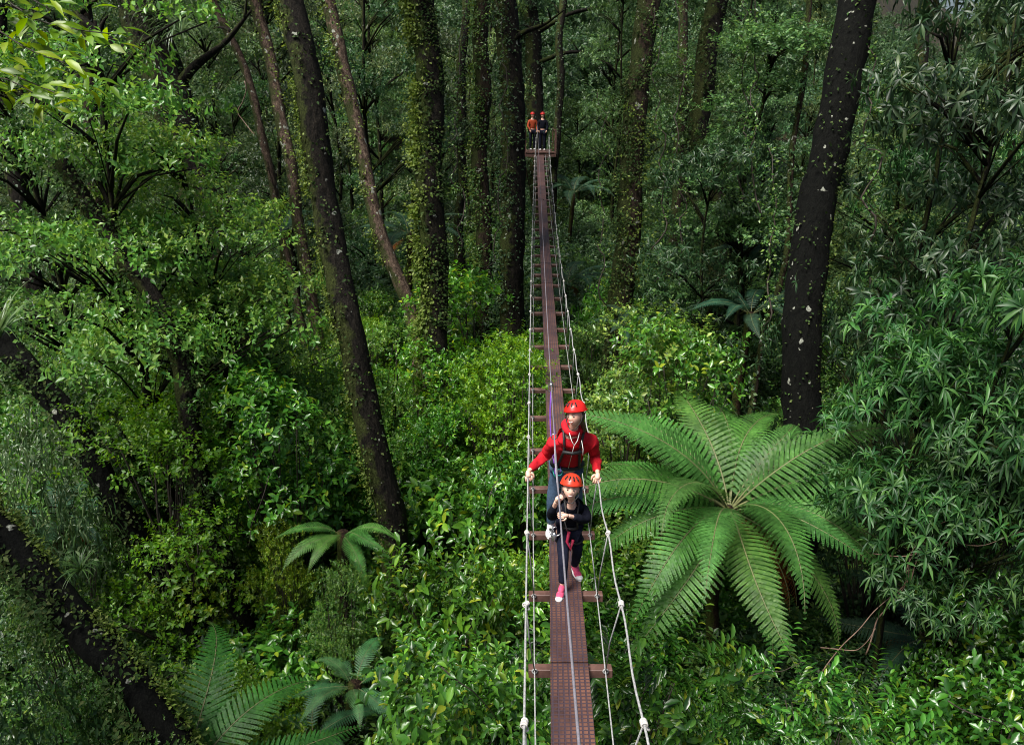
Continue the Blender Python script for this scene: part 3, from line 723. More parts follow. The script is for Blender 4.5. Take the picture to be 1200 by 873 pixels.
fern('tree_fern', 'small fern with a few pale fronds at the foot of the dark leaning trunk', at(402, 622, 9.75), 6, .44, 'green', az0=R(-170), arc=R(200), tint=(1.15, 1.25, 1.15), tilt=(R(10), 0), dead=1)
fern('tree_fern', 'tree fern whose fronds reach in over the bottom edge at the lower left', at(205, 945, 5.8), 14, .92, 'green', tint=(.7, .95, .75), tilt=(R(10), 0))
fern('tree_fern', 'dark shaded fern right of the tangle of bare vines', at(1085, 745, 9.5), 10, .75, 'blue', tint=(.55, .6, .5), tilt=(R(15), 0))  # shade put into the low frond tint
fern('tree_fern', 'bluish fern at the left edge above the mossy slanting trunk', at(65, 612, 10.2), 11, .62, 'blue', tint=(.95, 1, 1))
fern('tree_fern', 'bluish ferny plant in the undergrowth at the bottom left of centre', at(415, 800, 7.9), 9, .38, dead=0, key='blue', tint=(1.3, 1.4, .95))
fern('tree_fern', 'spreading blue-green fern at the bottom beside the lower left fronds', at(365, 860, 7.6), 8, .42, 'blue', tint=(.8, 1.0, .7))
for (x_, y_, Y, s, lab) in [(480, 272, 21, 1.0, 'distant tree fern just left of the ivy-clad trunk'), (905, 300, 20, 1.15, 'distant pale blue tree fern left of the thick black trunk'),
      (880, 365, 16.5, .8, 'small bluish fern above the big tree fern'), (665, 330, 26, 1.0, 'far tree fern to the right of the bridge'),
      (1075, 215, 20, 1.1, 'tree fern behind the drooping tree at the right'), (735, 380, 18, .6, 'little fern by the foot of the bent trunk'), (640, 225, 37, 1.2, 'far tree fern beside the end of the bridge'),
      (330, 268, 22, 1.0, 'distant tree fern between the leaning trunk and the pale-leaved tree')]:
    if x_ in (640,): x_ = 672
    fern('tree_fern', lab, at(x_, y_, Y), 11, s * .85, 'blue', tint=(.65, .68, .68), dead=1)

random.seed(23)
# ------------------------------------------------------------------ hand-placed plants
def plant_px(kind, px, py, Y, s, tint=(1, 1, 1), label=None, sz_=1.0, **k):
    """py is where the top of the plant shows; its foot is on the ground below"""
    p = at(px, py, Y); g = ground(p.x, p.y)
    hnom = {'finetree': 8.2, 'midtree': 9.3, 'tallthin': 13.3, 'rosettetree': 7.3, 'droop': 9.2}.get(kind, 2.0)
    if hnom == 2.0 and p.z - g > 2.7 and kind + '_tall' in PROTO:
        hnom = 4.2; k['tall'] = True; s = s / 1.2 * min(1.25, max(.8, (p.z - g) / 4.2))
    k_ = (p.z - g) / (hnom * s)
    return plant(kind, p.x, p.y, s, tint, label, sz_=max(.4, k_), **k)
plant_px('finetree', 85, -50, 11.8, 1.05, (1.5, 1.45, 1.25), 'pale small-leaved tree filling the upper left, its lit top nearest the corner')
plant_px('finetree', 215, 140, 13.0, .95, (1.35, 1.4, 1.2), 'pale small-leaved tree spreading right toward the leaning trunk')
plant_px('finetree', 5, 60, 13.5, 1.0, (1.15, 1.2, 1.1), 'small-leaved tree at the very left edge behind the pale one')
plant_px('finetree', 270, 265, 14.5, .8, (1.1, 1.25, 1.0), 'bright green small-leaved tree left of the leaning trunk')
plant_px('small', 130, 395, 12.5, 1.1, (1.2, 1.3, 1.0), 'green bush under the pale crown, beside the dark slanting trunk')
plant_px('glossy', 250, 350, 14.5, 1.15, (1.2, 1.35, 1.1), 'tall glossy shrub between the dark slanting trunk and the leaning trunk')
plant_px('grey', 60, 400, 12.0, 1.2, (.7, .85, .65), 'grey-green bush at the left edge below the pale crown')
plant_px('rosettetree', 1118, 322, 8.8, .62, (1.05, 1.15, 1.0), 'large tree of starry grey-green leaf whorls, nearest on the right')
plant_px('rosettetree', 1205, 290, 8.0, .66, (.9, 1.0, .85), 'tree of starry leaf whorls cut by the right edge')
plant_px('rosettetree', 1185, 470, 7.8, .45, (.85, .9, .85), 'low whorled-leaf tree at the right edge, under the large whorled tree')
plant_px('droop', 1150, -130, 12.0, .92, (.85, .9, .95), 'dark drooping tree high in the upper right corner')
plant_px('droop', 1200, -60, 10.8, .95, (.8, .85, .85), 'dark drooping tree cut by the right edge')
plant_px('droop', 1115, 70, 15.5, .75, (1.2, 1.35, 1.2), 'blue-grey drooping tree right of the black trunk')
plant_px('droop', 840, 150, 17.5, .8, (1.1, 1.1, 1.15), 'bushy dark tree draped over the vine-hung trunk')
plant_px('midtree', 900, 120, 19, .8, (.9, .95, .9), 'leafy tree behind and left of the black trunk')
plant_px('small', 760, 365, 12.8, 1.25, (1.25, 1.25, 1.1), 'pale glossy-topped bush above and left of the big fern')
plant_px('glossy', 800, 395, 11.8, 1.0, (1.1, 1.1, 1), 'glossy shrub just above the big tree fern')
plant_px('glossy', 550, 325, 17.8, 1.35, (1.7, 1.6, 1.0), 'brightest lime shrub against the left of the bridge')
plant_px('glossy', 505, 415, 14.6, 1.1, (1.4, 1.4, 1.0), 'bright glossy shrub hiding the foot of the ivy-clad trunk')
plant_px('small', 430, 385, 15.5, 1.2, (1.3, 1.4, 1.0), 'fresh green bush right behind the middle of the leaning trunk')
plant_px('lime', 590, 400, 13.6, 1.1, (1.2, 1.25, 1.0), 'bright yellow-green bush close to the left of the bridge, above the adult')
plant_px('glossy', 310, 440, 11.2, 1.15, (1.25, 1.25, 1.05), 'pale glossy shrub just left of the leaning trunk')
plant_px('lime', 180, 480, 10.3, 1.2, (1.1, 1.1, .9), 'yellow-green bush in front of the dark slanting trunk')
plant_px('lime', 322, 612, 9.9, .62, (1.25, 1.25, .9), 'bright ferny lime bush left of the small fern')
plant_px('grey', 25, 480, 9.5, .8, (.95, 1.05, .85), 'silvery narrow-leaved bush at the left edge')

random.seed(31); rng = np.random.default_rng(31)
# ------------------------------------------------------------------ random undergrowth, one plant at a time
placed = []
def free(x, y, d):
    return all((x - a) ** 2 + (y - b) ** 2 > d * d for a, b in placed)
for row, y in enumerate(np.arange(6.4, 24.5, 1.42)):
    half = .69 * (y * .94 + 3.0) + 1.2; step = 1.42 + max(0, y - 14) * .05
    for x in np.arange(-half + (row % 2) * .7, half, step):
        X = x + random.uniform(-.35, .35); Y = y + random.uniform(-.35, .35)
        if any((X - a) ** 2 + (Y - b) ** 2 < (r + .25) ** 2 for a, b, r in keep_out): continue
        q = pix((X, Y, 2.2))
        if not q or q[1] > 960 or q[0] < -70 or q[0] > 1270: continue
        # leave the big fern and the vine tangle clear
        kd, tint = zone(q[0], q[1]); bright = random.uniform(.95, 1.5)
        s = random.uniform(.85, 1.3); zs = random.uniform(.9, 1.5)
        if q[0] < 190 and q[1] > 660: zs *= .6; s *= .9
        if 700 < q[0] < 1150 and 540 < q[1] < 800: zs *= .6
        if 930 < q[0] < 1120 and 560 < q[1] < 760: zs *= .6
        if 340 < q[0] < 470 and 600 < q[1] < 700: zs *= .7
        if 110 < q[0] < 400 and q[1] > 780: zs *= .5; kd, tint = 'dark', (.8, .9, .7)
        if 905 < q[0] < 1170 and 550 < q[1] < 800: kd, tint, zs = 'dark', (.8, .8, .8), .35  # shade of the hollow put into dark leaf colour
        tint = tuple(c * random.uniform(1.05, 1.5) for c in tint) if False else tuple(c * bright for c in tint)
        tl = kd + '_tall' in PROTO and random.random() < .22 and zs > .75 and q[1] < 560 and not (q[0] < 230 and q[1] > 600)
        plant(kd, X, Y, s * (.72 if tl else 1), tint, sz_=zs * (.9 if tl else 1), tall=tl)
        placed.append((X, Y))
random.seed(47)
# middle and far trees
spots = 0
for y in np.arange(20, 52, 4.4):
    half = .69 * (y * .94 + 2.5) + 2
    step = 4.2
    for x in np.arange(-half, half, step):
        X = x + random.uniform(-1.6, 1.6); Y = y + random.uniform(-1.6, 1.6)
        if Y < 39.5 and abs(X - bx(Y)) < 3.0: continue
        if Y < 26 and abs(X - bx(Y)) < 4.2: continue
        if any((X - a) ** 2 + (Y - b) ** 2 < (r + .8) ** 2 for a, b, r in keep_out): continue
        kd = random.choice(['midtree', 'midtree', 'tallthin', 'tallthin' if Y > 26 else 'midtree'])
        g = ground(X, Y)
        t = random.uniform(.8, 2.2); t *= .85; tint = (1.1 * t * random.uniform(.85, 1.2), 1.0 * t, .85 * t * random.uniform(.8, 1.25))  # tint raised to paint extra light onto the far trees
        gapx = 955 < pix((X, Y, 8))[0] < 1150 and Y > 22
        plant(kd, X, Y, random.uniform(.8, 1.15), tint, sz_=random.uniform(.7, 1.1) * (.75 if gapx else 1.0 if Y < 27 else 1.25))
        spots += 1
print('mid trees', spots, 'shrubs', len(placed))

# ------------------------------------------------------------------ uncountable growth: one object each, scattered with geometry nodes
def scatter(name, label, cat, pts, rots, scls, idx, sources, tint=(1, 1, 1)):
    coll = bpy.data.collections.new(name + '_clumps')
    for i, me in enumerate(sources):
        o = bpy.data.objects.new('%s_clump_%02d' % (name, i), me); o.color = tuple(tint) + (1,); coll.objects.link(o)
    me = bpy.data.meshes.new(name); me.vertices.add(len(pts)); me.vertices.foreach_set('co', np.asarray(pts, dtype=np.float32).ravel())
    for nm, ty, data, key in (('rot', 'FLOAT_VECTOR', rots, 'vector'), ('scl', 'FLOAT', scls, 'value'), ('idx', 'INT', idx, 'value')):
        a = me.attributes.new(nm, ty, 'POINT'); a.data.foreach_set(key, np.asarray(data).ravel())
    o = link(name, me); tag(o, label, cat, kind='stuff')
    ng = bpy.data.node_groups.new(name, 'GeometryNodeTree')
    ng.interface.new_socket('Geometry', in_out='INPUT', socket_type='NodeSocketGeometry'); ng.interface.new_socket('Geometry', in_out='OUTPUT', socket_type='NodeSocketGeometry')
    N = ng.nodes.new; L = ng.links.new
    gi, go = N('NodeGroupInput'), N('NodeGroupOutput')
    ci = N('GeometryNodeCollectionInfo'); ci.inputs['Collection'].default_value = coll; ci.inputs['Separate Children'].default_value = True; ci.inputs['Reset Children'].default_value = True
    iop = N('GeometryNodeInstanceOnPoints'); iop.inputs['Pick Instance'].default_value = True
    def attr(nm, ty):
        a = N('GeometryNodeInputNamedAttribute'); a.data_type = ty; a.inputs['Name'].default_value = nm; return a.outputs[0]
    L(gi.outputs[0], iop.inputs['Points']); L(ci.outputs[0], iop.inputs['Instance']); L(attr('idx', 'INT'), iop.inputs['Instance Index'])
    L(attr('rot', 'FLOAT_VECTOR'), iop.inputs['Rotation']); L(attr('scl', 'FLOAT'), iop.inputs['Scale'])
    L(iop.outputs[0], go.inputs[0])
    md = o.modifiers.new('scatter', 'NODES'); md.node_group = ng
    return o
def cone_pts(n, ya, yb, margin=2, seed=1):
    rg = np.random.default_rng(seed); P = []
    while len(P) < n:
        y = math.sqrt(rg.uniform(ya * ya, yb * yb)); half = .69 * (y * .94 + 2.8) + margin; x = rg.uniform(-half, half); P.append((x, y, ground(x, y)))
    return P, rg
low = []
for k in range(3):
    lp = [((random.uniform(-.3, .3), random.uniform(-.3, .3), random.uniform(.15, .5)), (.28, .28, .2)) for _ in range(5)]
    low.append(foliage(lp, 70, 'fine', .1, 6, .07, .036, [G['small'], G['glossy'], G['dark']][k], name='low_clump'))
P, rg = cone_pts(2300, 5.5, 26)
scatter('undergrowth', 'low dark green leafy growth covering the forest floor between the shrubs', 'undergrowth', P, [(0, 0, rg.uniform(0, 6.28)) for _ in P], [rg.uniform(.8, 1.8) for _ in P], rg.integers(0, 3, len(P)).astype(np.int32), low, (.75, .8, .7))
low2 = [foliage(shrub_lumps(1.0, 2.0, 6), 16, 'fine', .16, 6, .11, .062, m, name='far_clump') for m in (G['far'], G['small'], G['far'])]
P, rg = cone_pts(1300, 23, 58, 3, 5)
P = [p for p in P]
scatter('distant_undergrowth', 'blue-green leafy growth filling the forest floor far behind', 'undergrowth', P, [(0, 0, rg.uniform(0, 6.28)) for _ in P], [rg.uniform(.8, 1.7) for _ in P], rg.integers(0, 3, len(P)).astype(np.int32), low2, (1.35, 1.4, 1.05))  # raised tint brightens the far floor in place of light
wood = [foliage(tree_lumps(9, 3.2, 14, .15, .6), 7, 'fine', .3, 7, .22, .13, G['far'], name='wood_clump') for k in range(2)]
P, rg = cone_pts(520, 52, 120, 6, 9)
scatter('distant_forest', 'far wooded slope seen as one mass between the trunks', 'forest', P, [(0, 0, rg.uniform(0, 6.28)) for _ in P], [rg.uniform(.9, 1.5) * (.62 if 950 < pix((p[0], p[1], 12))[0] < 1150 else 1) for p in P], rg.integers(0, 2, len(P)).astype(np.int32), wood, (1.5, 1.55, 1.3))  # raised tint paints the distant slope brighter than its lighting

# ------------------------------------------------------------------ strap-leaved tufts, vines, foreground twig
def tuft_mesh(n, L, W, mat, droop=1.0):
    mb = MB()
    for i in range(n):
        a = random.uniform(0, 6.28); el = random.uniform(.5, 1.3); l = L * random.uniform(.6, 1.1); w_ = W * random.uniform(.7, 1.2)
        p = Vector((0, 0, 0)); d = Vector((math.cos(a) * math.cos(el), math.sin(a) * math.cos(el), math.sin(el))); s = Vector((-math.sin(a), math.cos(a), 0))
        V = []
        for k in range(8):
            ww = w_ * (1 - (k / 7) ** 2) * .5 + .0005
            V += [p - s * ww, p + s * ww + Vector((0, 0, 0.0))]
            p = p + d * (l / 7); d = (d + Vector((0, 0, -.22 * droop))).normalized()
        mb.add(V, [(2 * k, 2 * k + 1, 2 * k + 3, 2 * k + 2) for k in range(7)])
    return mb.mesh('tuft', mat, False)
def tuft(px, py, Z, L, lab, n=60, droop=1.0, tint=(1, 1, 1)):
    o = link('strap_leaved_tuft', tuft_mesh(n, L, .02 * L + .008, G['tuft'], droop)); o.location = atZ(px, py, Z); o.color = tint + (1,)
    tag(o, lab, 'epiphyte', 'strap-leaved tufts')
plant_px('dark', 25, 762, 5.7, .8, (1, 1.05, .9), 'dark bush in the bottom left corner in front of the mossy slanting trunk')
plant_px('small', 105, 800, 5.9, .7, (.75, .85, .7), 'shaded small-leaved bush overlapping the foot of the mossy slanting trunk')  # corner shade painted in by the lowered tint
plant_px('small', 55, 668, 7.6, .8, (.8, .9, .7), 'shaded small-leaved bush behind the middle of the mossy slanting trunk')  # lowered tint carries the shade here too
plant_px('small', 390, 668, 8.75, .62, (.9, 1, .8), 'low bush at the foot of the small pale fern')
plant_px('glossy', 1175, 560, 8.0, .8, (.6, .7, .6), 'shaded glossy shrub at the right edge under the whorled trees')  # shade under the whorled trees painted into the tint
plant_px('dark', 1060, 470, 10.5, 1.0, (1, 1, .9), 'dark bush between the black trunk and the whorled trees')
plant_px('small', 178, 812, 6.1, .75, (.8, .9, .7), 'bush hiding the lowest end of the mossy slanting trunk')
tuft(213, 42, 16.6, 1.25, 'grey-green strap-leaved tuft perched on the big forked trunk', 70, 1.7, (1.1, 1.2, 1.1))
tuft(178, 18, 17, .8, 'smaller strap-leaved tuft at the top of the forked trunk', 40, 1.4)
tuft(0, 395, 9.8, .95, 'strap-leaved tuft growing at the left edge on the black slanting trunk', 60, .9, (1.1, 1.2, 1))
tuft(95, 668, 7.9, .35, 'grassy strap-leaved tuft on the mossy slanting trunk', 40, 1.0, (.8, 1.1, .6))
def vine(pts, r, lab, name='bare_vine', mat=None, n=30, wob=.06, leafy=0, group='bare vines', extra=()):
    W_ = [atZ(*p) for p in pts]; b = W_[0].copy(); X = spline(W_, n)
    X = [Vector(p) - b + Vector((noise.noise(Vector(p) * 1.9), noise.noise(Vector(p) * 1.9 + Vector((5, 0, 0))), noise.noise(Vector(p) * 1.9 + Vector((0, 5, 0))))) * wob * 2 for p in X]
    mb = MB(); mb.tube(X, [r * (1 - .5 * i / n) for i in range(len(X))], 6)
    e = empty(name, b); tag(e, lab, 'vine', group); link('stem', mb.mesh('vine', mat or B['vine']), e)
    if leafy:
        link('foliage', ivy_on(X, [r] * len(X), leafy, .08, .045, G['small'], (0, -1, 0), .2, name='foliage', off=.09), e)
vt = [([(1010, 770, 9.4), (1040, 715, 9.3), (1062, 672, 9.1), (1068, 640, 9), (1085, 618, 8.9), (1108, 612, 8.8)], .010, 'pinkish bare vine looping lowest through the dark gap below the big whorled tree'),
 ([(965, 790, 9.3), (1000, 740, 9.3), (1052, 690, 9.2), (1064, 655, 9), (1092, 625, 9)], .008, 'bare vine rising from the dead leaves below the big fern'),
 ([(1025, 650, 9.2), (1070, 648, 9), (1110, 640, 8.8), (1160, 635, 8.6), (1200, 620, 8.5)], .007, 'thin bare vine running out to the right edge'),
 ([(1060, 690, 9.1), (1075, 655, 9), (1082, 628, 9), (1075, 620, 8.9)], .008, 'short bare vine twisted around the others in the tangle'),
 ([(965, 762, 9.4), (1000, 764, 9.3), (1018, 752, 9.2), (1030, 740, 9.2)], .008, 'low horizontal bare twig under the tangle of vines')]
for p, r, lab in vt: vine(p, r, lab)
vine([(285, 95, 16), (290, 120, 16), (280, 135, 16), (296, 158, 16)], .015, 'pale bare twig dangling right of the forked trunk', wob=.12)
for i, (x_, y0_, y1_, Z, lab) in enumerate([(892, 0, 250, 16, 'leafy hanging vine just left of the black trunk'), (868, 20, 240, 17, 'leafy hanging vine nearest the shadowy trunk'), (800, 0, 300, 18, 'leafy hanging vine right of the bent trunk'),
     (770, 60, 330, 18, 'leafy hanging vine brushing the bent trunk'), (905, 230, 400, 15, 'leafy vine hanging low left of the black trunk'), (578, 0, 330, 21.5, 'leafy vine hanging between the close pair of trunks'), (540, 60, 300, 20, 'leafy vine right of the ivy-clad trunk'),
     (1020, 30, 330, 12.4, 'leafy vine beside the right edge of the black trunk'), (715, 170, 360, 18.5, 'leafy vine left of the bent trunk'), (855, 330, 150, 19, 'leafy vine climbing the shadowy trunk')]):
    vine([(x_, y1_, Z), (x_ + random.uniform(-12, 12), y1_ * .6 + y0_ * .4, Z), (x_ + random.uniform(-8, 8), y0_ - 60, Z)], .02, lab, 'hanging_vine', B['twig'], 30, .15, 650, 'hanging leafy vines')

for i, (x_, y_, Z, dx, dy, lab) in enumerate([(520, 780, 7.6, 60, 60, 'thin dead stick poking from the undergrowth left of the nearest crossbeam'), (590, 560, 11, -35, 60, 'dead stick in the bushes left of the adult'), (870, 800, 8.6, 70, -25, 'dead stick lying on the shrubs below the big tree fern'),
      (310, 560, 10.2, -20, 80, 'bare leaning stem in front of the lime bushes'), (760, 470, 12.2, 15, 90, 'bare stem behind the left fronds of the big tree fern'), (1120, 820, 7.4, 60, 40, 'dead stick near the lower right corner')]):
    vine([(x_, y_, Z), (x_ + dx * .5, y_ + dy * .45, Z), (x_ + dx, y_ + dy, Z + .3)], .008, lab, 'dead_stick', B['twig'], 14, .05, 0, 'dead sticks')
def front_branch():
    tk = Vector((-4.4, 2.6, ground(-4.4, 2.6)))
    e = empty('young_tree', tk); tag(e, 'bright yellow-green sapling branch with large leaves in the top left corner', 'tree')
    mb = MB(); mb.tube(spline([(0, 0, 0), (.1, .1, 4), (.3, .3, 8), (.5, .6, 11)], 16), [.06 - .003 * i for i in range(16)], 8); link('trunk', mb.mesh('trunk', B['twig']), e)
    P, D, N = [], [], []
    for (a, b, c) in [((-60, -60), (40, 30), (130, 40)), ((-70, -20), (30, 62), (105, 82)), ((-60, 60), (20, 90), (85, 118)), ((-60, -60), (20, -10), (60, 12)), ((-60, 100), (0, 85), (40, 110))]:
        p0, p1, p2 = [atZ(x, y, Z) - tk for (x, y), Z in zip((a, b, c), (4.1, 4.0, 3.9))]
        start = Vector((.3, .3, 8.2))
        X = spline([start, p0, p1, p2], 24); mb = MB(); mb.tube([tuple(q) for q in X], [.012 - .0004 * i for i in range(24)], 5); link('limb', mb.mesh('limb', B['twig']), e)
        for i in range(9, 24):
            for k in range(7):
                P.append(Vector(X[i]) + Vector((random.gauss(0, .05), random.gauss(0, .05), random.gauss(0, .05)))); a_ = random.uniform(0, 6.28)
                D.append((math.cos(a_) + .5, math.sin(a_) * .7, random.uniform(-.5, .2))); N.append((random.gauss(0, .4), random.gauss(0, .4) - .5, 1))
    V, T = leaves(np.array([tuple(p) for p in P]), np.array(D), np.array(N), rng.uniform(.09, .15, len(P)), rng.uniform(.032, .046, len(P)), 'long')
    f = link('crown', tri_mesh('crown', V, T, G['lime']), e); f.color = (1.4, 1.25, .6, 1)
front_branch()

# ------------------------------------------------------------------ bridge
def mat_plank():
    m, t, o = new_mat('plank_with_grip_mesh'); N = t.nodes.new; L = t.links.new
    uv = N('ShaderNodeTexCoord'); br = N('ShaderNodeTexBrick'); br.offset = 0; br.squash = 1
    br.inputs['Scale'].default_value = 1; br.inputs['Brick Width'].default_value = .0425; br.inputs['Row Height'].default_value = .0425
    br.inputs['Mortar Size'].default_value = .0072; br.inputs['Mortar Smooth'].default_value = .25
    L(uv.outputs['UV'], br.inputs['Vector'])
    nz = N('ShaderNodeTexNoise'); nz.inputs['Scale'].default_value = 2.2; nz.inputs['Detail'].default_value = 8; nz.inputs['Roughness'].default_value = .65; L(uv.outputs['Object'], nz.inputs['Vector'])
    cr = N('ShaderNodeValToRGB'); e = cr.color_ramp.elements; e[0].position = .36; e[0].color = (.050, .026, .024, 1); e[1].position = .66; e[1].color = (.18, .085, .060, 1)
    L(nz.outputs['Fac'], cr.inputs[0])
    L(cr.outputs[0], br.inputs['Color1']); L(cr.outputs[0], br.inputs['Color2']); br.inputs['Mortar'].default_value = (.058, .038, .048, 1)
    p = N('ShaderNodeBsdfPrincipled'); L(br.outputs['Color'], p.inputs['Base Color']); p.inputs['Roughness'].default_value = .42
    b = N('ShaderNodeBump'); b.inputs['Strength'].default_value = 1; b.inputs['Distance'].default_value = .006; L(br.outputs['Fac'], b.inputs['Height']); L(b.outputs[0], p.inputs['Normal'])
    L(p.outputs[0], o.inputs[0]); return m
M_PLANK = mat_plank()
M_BEAM = mat_plain('wet_beam_wood', (.10, .052, .042), .5, 0, .45, 9, .5)
M_ROPE = mat_plain('rope', (.30, .30, .30), .75, 0, .35, 40, .6)
M_ROPEW = mat_plain('white_rope', (.50, .48, .45), .75, 0, .3, 50, .5)
M_CABLE = mat_plain('steel_cable', (.30, .28, .33), .45, .4, .2, 80)
br_ = empty('swing_bridge', cen(4.82)); tag(br_, 'long narrow swing bridge of mesh-covered planks on wooden crossbeams with white rope handrails', 'bridge')
O_ = br_.location.copy()
W2 = .155
def plank(y0, y1):
    n = 8; V = []; Q = []; UV = []
    for i in range(n + 1):
        y = y0 + (y1 - y0) * i / n; c = cen(y) - O_
        V += [(c.x - W2, c.y, c.z), (c.x + W2, c.y, c.z), (c.x + W2, c.y, c.z - .045), (c.x - W2, c.y, c.z - .045)]
    for i in range(n):
        a = 4 * i
        for k in range(4): Q.append((a + k, a + 4 + k, a + 4 + (k + 1) % 4, a + (k + 1) % 4))
    Q += [(0, 1, 2, 3), (4 * n + 3, 4 * n + 2, 4 * n + 1, 4 * n)]
    me = bpy.data.meshes.new('plank'); me.from_pydata(V, [], Q); uv = me.uv_layers.new(name='uv')
    for pl in me.polygons:
        for li in pl.loop_indices:
            v = me.vertices[me.loops[li].vertex_index].co; yy = v.y + O_.y; cx = cen(yy).x - O_.x
            uv.data[li].uv = (v.x - cx + .1488 + .5, yy + 10)
    me.update(); return me
def deck_y(py):
    lo, hi = 2.0, 34.0
    for _ in range(40):
        m_ = (lo + hi) / 2; q_ = pix((0, m_, deck_z(m_)))
        if q_[1] > py: lo = m_
        else: hi = m_
    return lo
ys = [deck_y(p) for p in (776, 690, 620, 567, 523, 485, 453, 426, 402.7, 382.7, 364, 346.7, 331.7)]
ys = [ys[0] - 1.29 * k for k in (4, 3, 2, 1)] + ys
while ys[-1] < 35.6: ys.append(ys[-1] + .9)
for i in range(0, len(ys) - 2, 2):
    pl = link('plank', plank(ys[i] + .01, ys[i + 2] - .01), br_, M_PLANK)
def slope(y): return math.atan2(deck_z(y + .1) - deck_z(y - .1), .2)
for y in ys:
    a, b = sl(y), sr(y); c = cen(y)
    x0, x1 = min(a.x, c.x - .27) - .05, max(b.x, c.x + .27) + .06
    mb = MB(); mb.box((0, 0, 0), (x1 - x0, .095, .075), Matrix.Rotation(slope(y), 4, 'X'), bev=.006)
    o = link('crossbeam', mb.mesh('crossbeam', M_BEAM, False), br_); o.location = Vector(((x0 + x1) / 2, y, c.z - .085)) - O_; o.rotation_euler = (0, random.gauss(0, .008), random.gauss(0, .012))
def rope(name, fn, r, mat, parent, y0=Y0, y1=Y1, n=90, sag=0):
    mb = MB(); mb.tube([fn(y) - O_ for y in np.linspace(y0, y1, n)], r, 8); return link(name, mb.mesh(name, mat), parent)
hlf = lambda y: hl(y) + Vector((0, 0, .012 * math.sin(y * 2 * math.pi / 1.29))); hrf = lambda y: hr(y) + Vector((.006 * math.sin(y * 4.87), 0, .012 * math.sin(y * 2 * math.pi / 1.29)))
rope('handrail_rope', hlf, .0075, M_ROPE, br_, n=200); rope('handrail_rope', hrf, .0075, M_ROPE, br_, n=200)
rope('support_rope', sl, .006, M_ROPE, br_); rope('support_rope', sr, .006, M_ROPE, br_)
def knot_mesh():
    mb = MB(); 
    mb.ball((0, 0, 0), (.022, .036, .022), seg=10)
    for k, y in enumerate((-.024, -.008, .01, .026)):
        mb.torus((0, y, 0), .021, .009, Matrix.Rotation(R(90 + 8 * (-1) ** k), 4, 'X'), seg=12, sub=6)
    mb.torus((.012, -.01, -.035), .020, .0075, Matrix.Rotation(R(60), 4, 'Y'), seg=12, sub=6)
    mb.tube([(0, 0, -.02), (.01, .03, -.05), (.0, .07, -.06)], [.006, .006, .005], 6)
    return mb.mesh('knot', M_ROPEW)
KN = knot_mesh()
for i, y in enumerate(ys):
    for fn, sfn, sgn in ((hlf, sl, -1), (hrf, sr, 1)):
        top = fn(y - .48) - O_; bot = sfn(y) - O_ + Vector((0, -.05, .0))
        mb = MB(); sway = Vector((random.gauss(0, .01), random.gauss(0, .01), -.02))
        mb.tube([top, (top + bot) / 2 + sway, bot], .0058, 6)
        mb.torus(bot, .02, .007, Matrix.Rotation(R(90), 4, 'X'), seg=10)
        tr_ = link('tie_rope', mb.mesh('tie_rope', M_ROPE), br_)
        kn = link('knot', KN, tr_); kn.location = top; kn.rotation_euler = (slope(y) + random.gauss(0, .15), random.gauss(0, .5), random.gauss(0, .15)); kn.scale = (.74,) * 3
# overhead safety cable: a thing of its own
mb = MB(); mb.tube([wire(y) for y in np.linspace(.5, 37.6, 120)], .0062, 8)
tag(link('safety_cable', mb.mesh('safety_cable', M_CABLE)), 'grey safety cable strung overhead along the bridge, in front of the walkers', 'cable')

# far platform
PZ = deck_z(36.6); PC = cen(36.6)
pf = empty('platform', (PC.x, 37.4, PZ)); tag(pf, 'small wooden platform with railings round the tall trunk at the far end of the bridge', 'platform')
mb = MB()
for k in range(7): mb.box((-.66 + .22 * k, .55, 0), (.205, 2.5, .05))
link('decking', mb.mesh('decking', M_BEAM, False), pf)
for yy in (-.72, .4, 1.6):
    mb = MB(); mb.box((0, yy, -.13), (1.5, .10, .12)); link('beam', mb.mesh('beam', M_BEAM, False), pf)
for x, yy in ((-.72, -.7), (.72, -.7), (-.72, 1.75), (.72, 1.75)):
    mb = MB(); mb.box((x, yy, .5), (.09, .09, 1.1)); link('post', mb.mesh('post', M_BEAM, False), pf)
for x in (-.72, .72):
    mb = MB(); mb.box((x, .52, 1.0), (.07, 2.4, .06)); mb.box((x, .52, .55), (.05, 2.4, .05)); link('rail', mb.mesh('rail', M_BEAM, False), pf)
for s in (-1, 1):
    mb = MB(); mb.tube([(s * .8, 1.5, -.2), (s * .3, 2.9, -2.4)], .05, 6); link('brace', mb.mesh('brace', M_BEAM), pf)
tag(br_, None)

# ------------------------------------------------------------------ people
M_SKIN = mat_plain('skin', (.80, .46, .34), .5, 0, .06, 20)
M_SKIN2 = mat_plain('child_skin', (.84, .52, .40), .5, 0, .05, 20)
M_RED = mat_plain('red_fleece', (.52, .012, .022), .85, 0, .14, 25, .4, .2)
M_HELM = mat_plain('red_helmet', (.62, .016, .012), .3, 0, .04, 10)
M_JEAN = mat_plain('blue_denim', (.055, .10, .17), .8, 0, .25, 40, .2)
M_NAVY = mat_plain('navy_cloth', (.006, .007, .014), .9, 0, .35, 30, .4, .15)
M_NAVY2 = mat_plain('dark_jeans', (.009, .011, .024), .9, 0, .3, 40, .3, .15)
M_BLK = mat_plain('black_webbing', (.012, .012, .013), .6, 0, .3, 30)
M_WHITE = mat_plain('white_rubber', (.75, .74, .72), .5, 0, .05)
M_PINK = mat_plain('pink_canvas', (.62, .07, .16), .75, 0, .15, 40)
M_PURP = mat_plain('purple_webbing', (.13, .035, .30), .65, 0, .2, 40)
M_TEAL = mat_plain('teal_webbing', (.01, .22, .20), .6, 0, .2, 40)
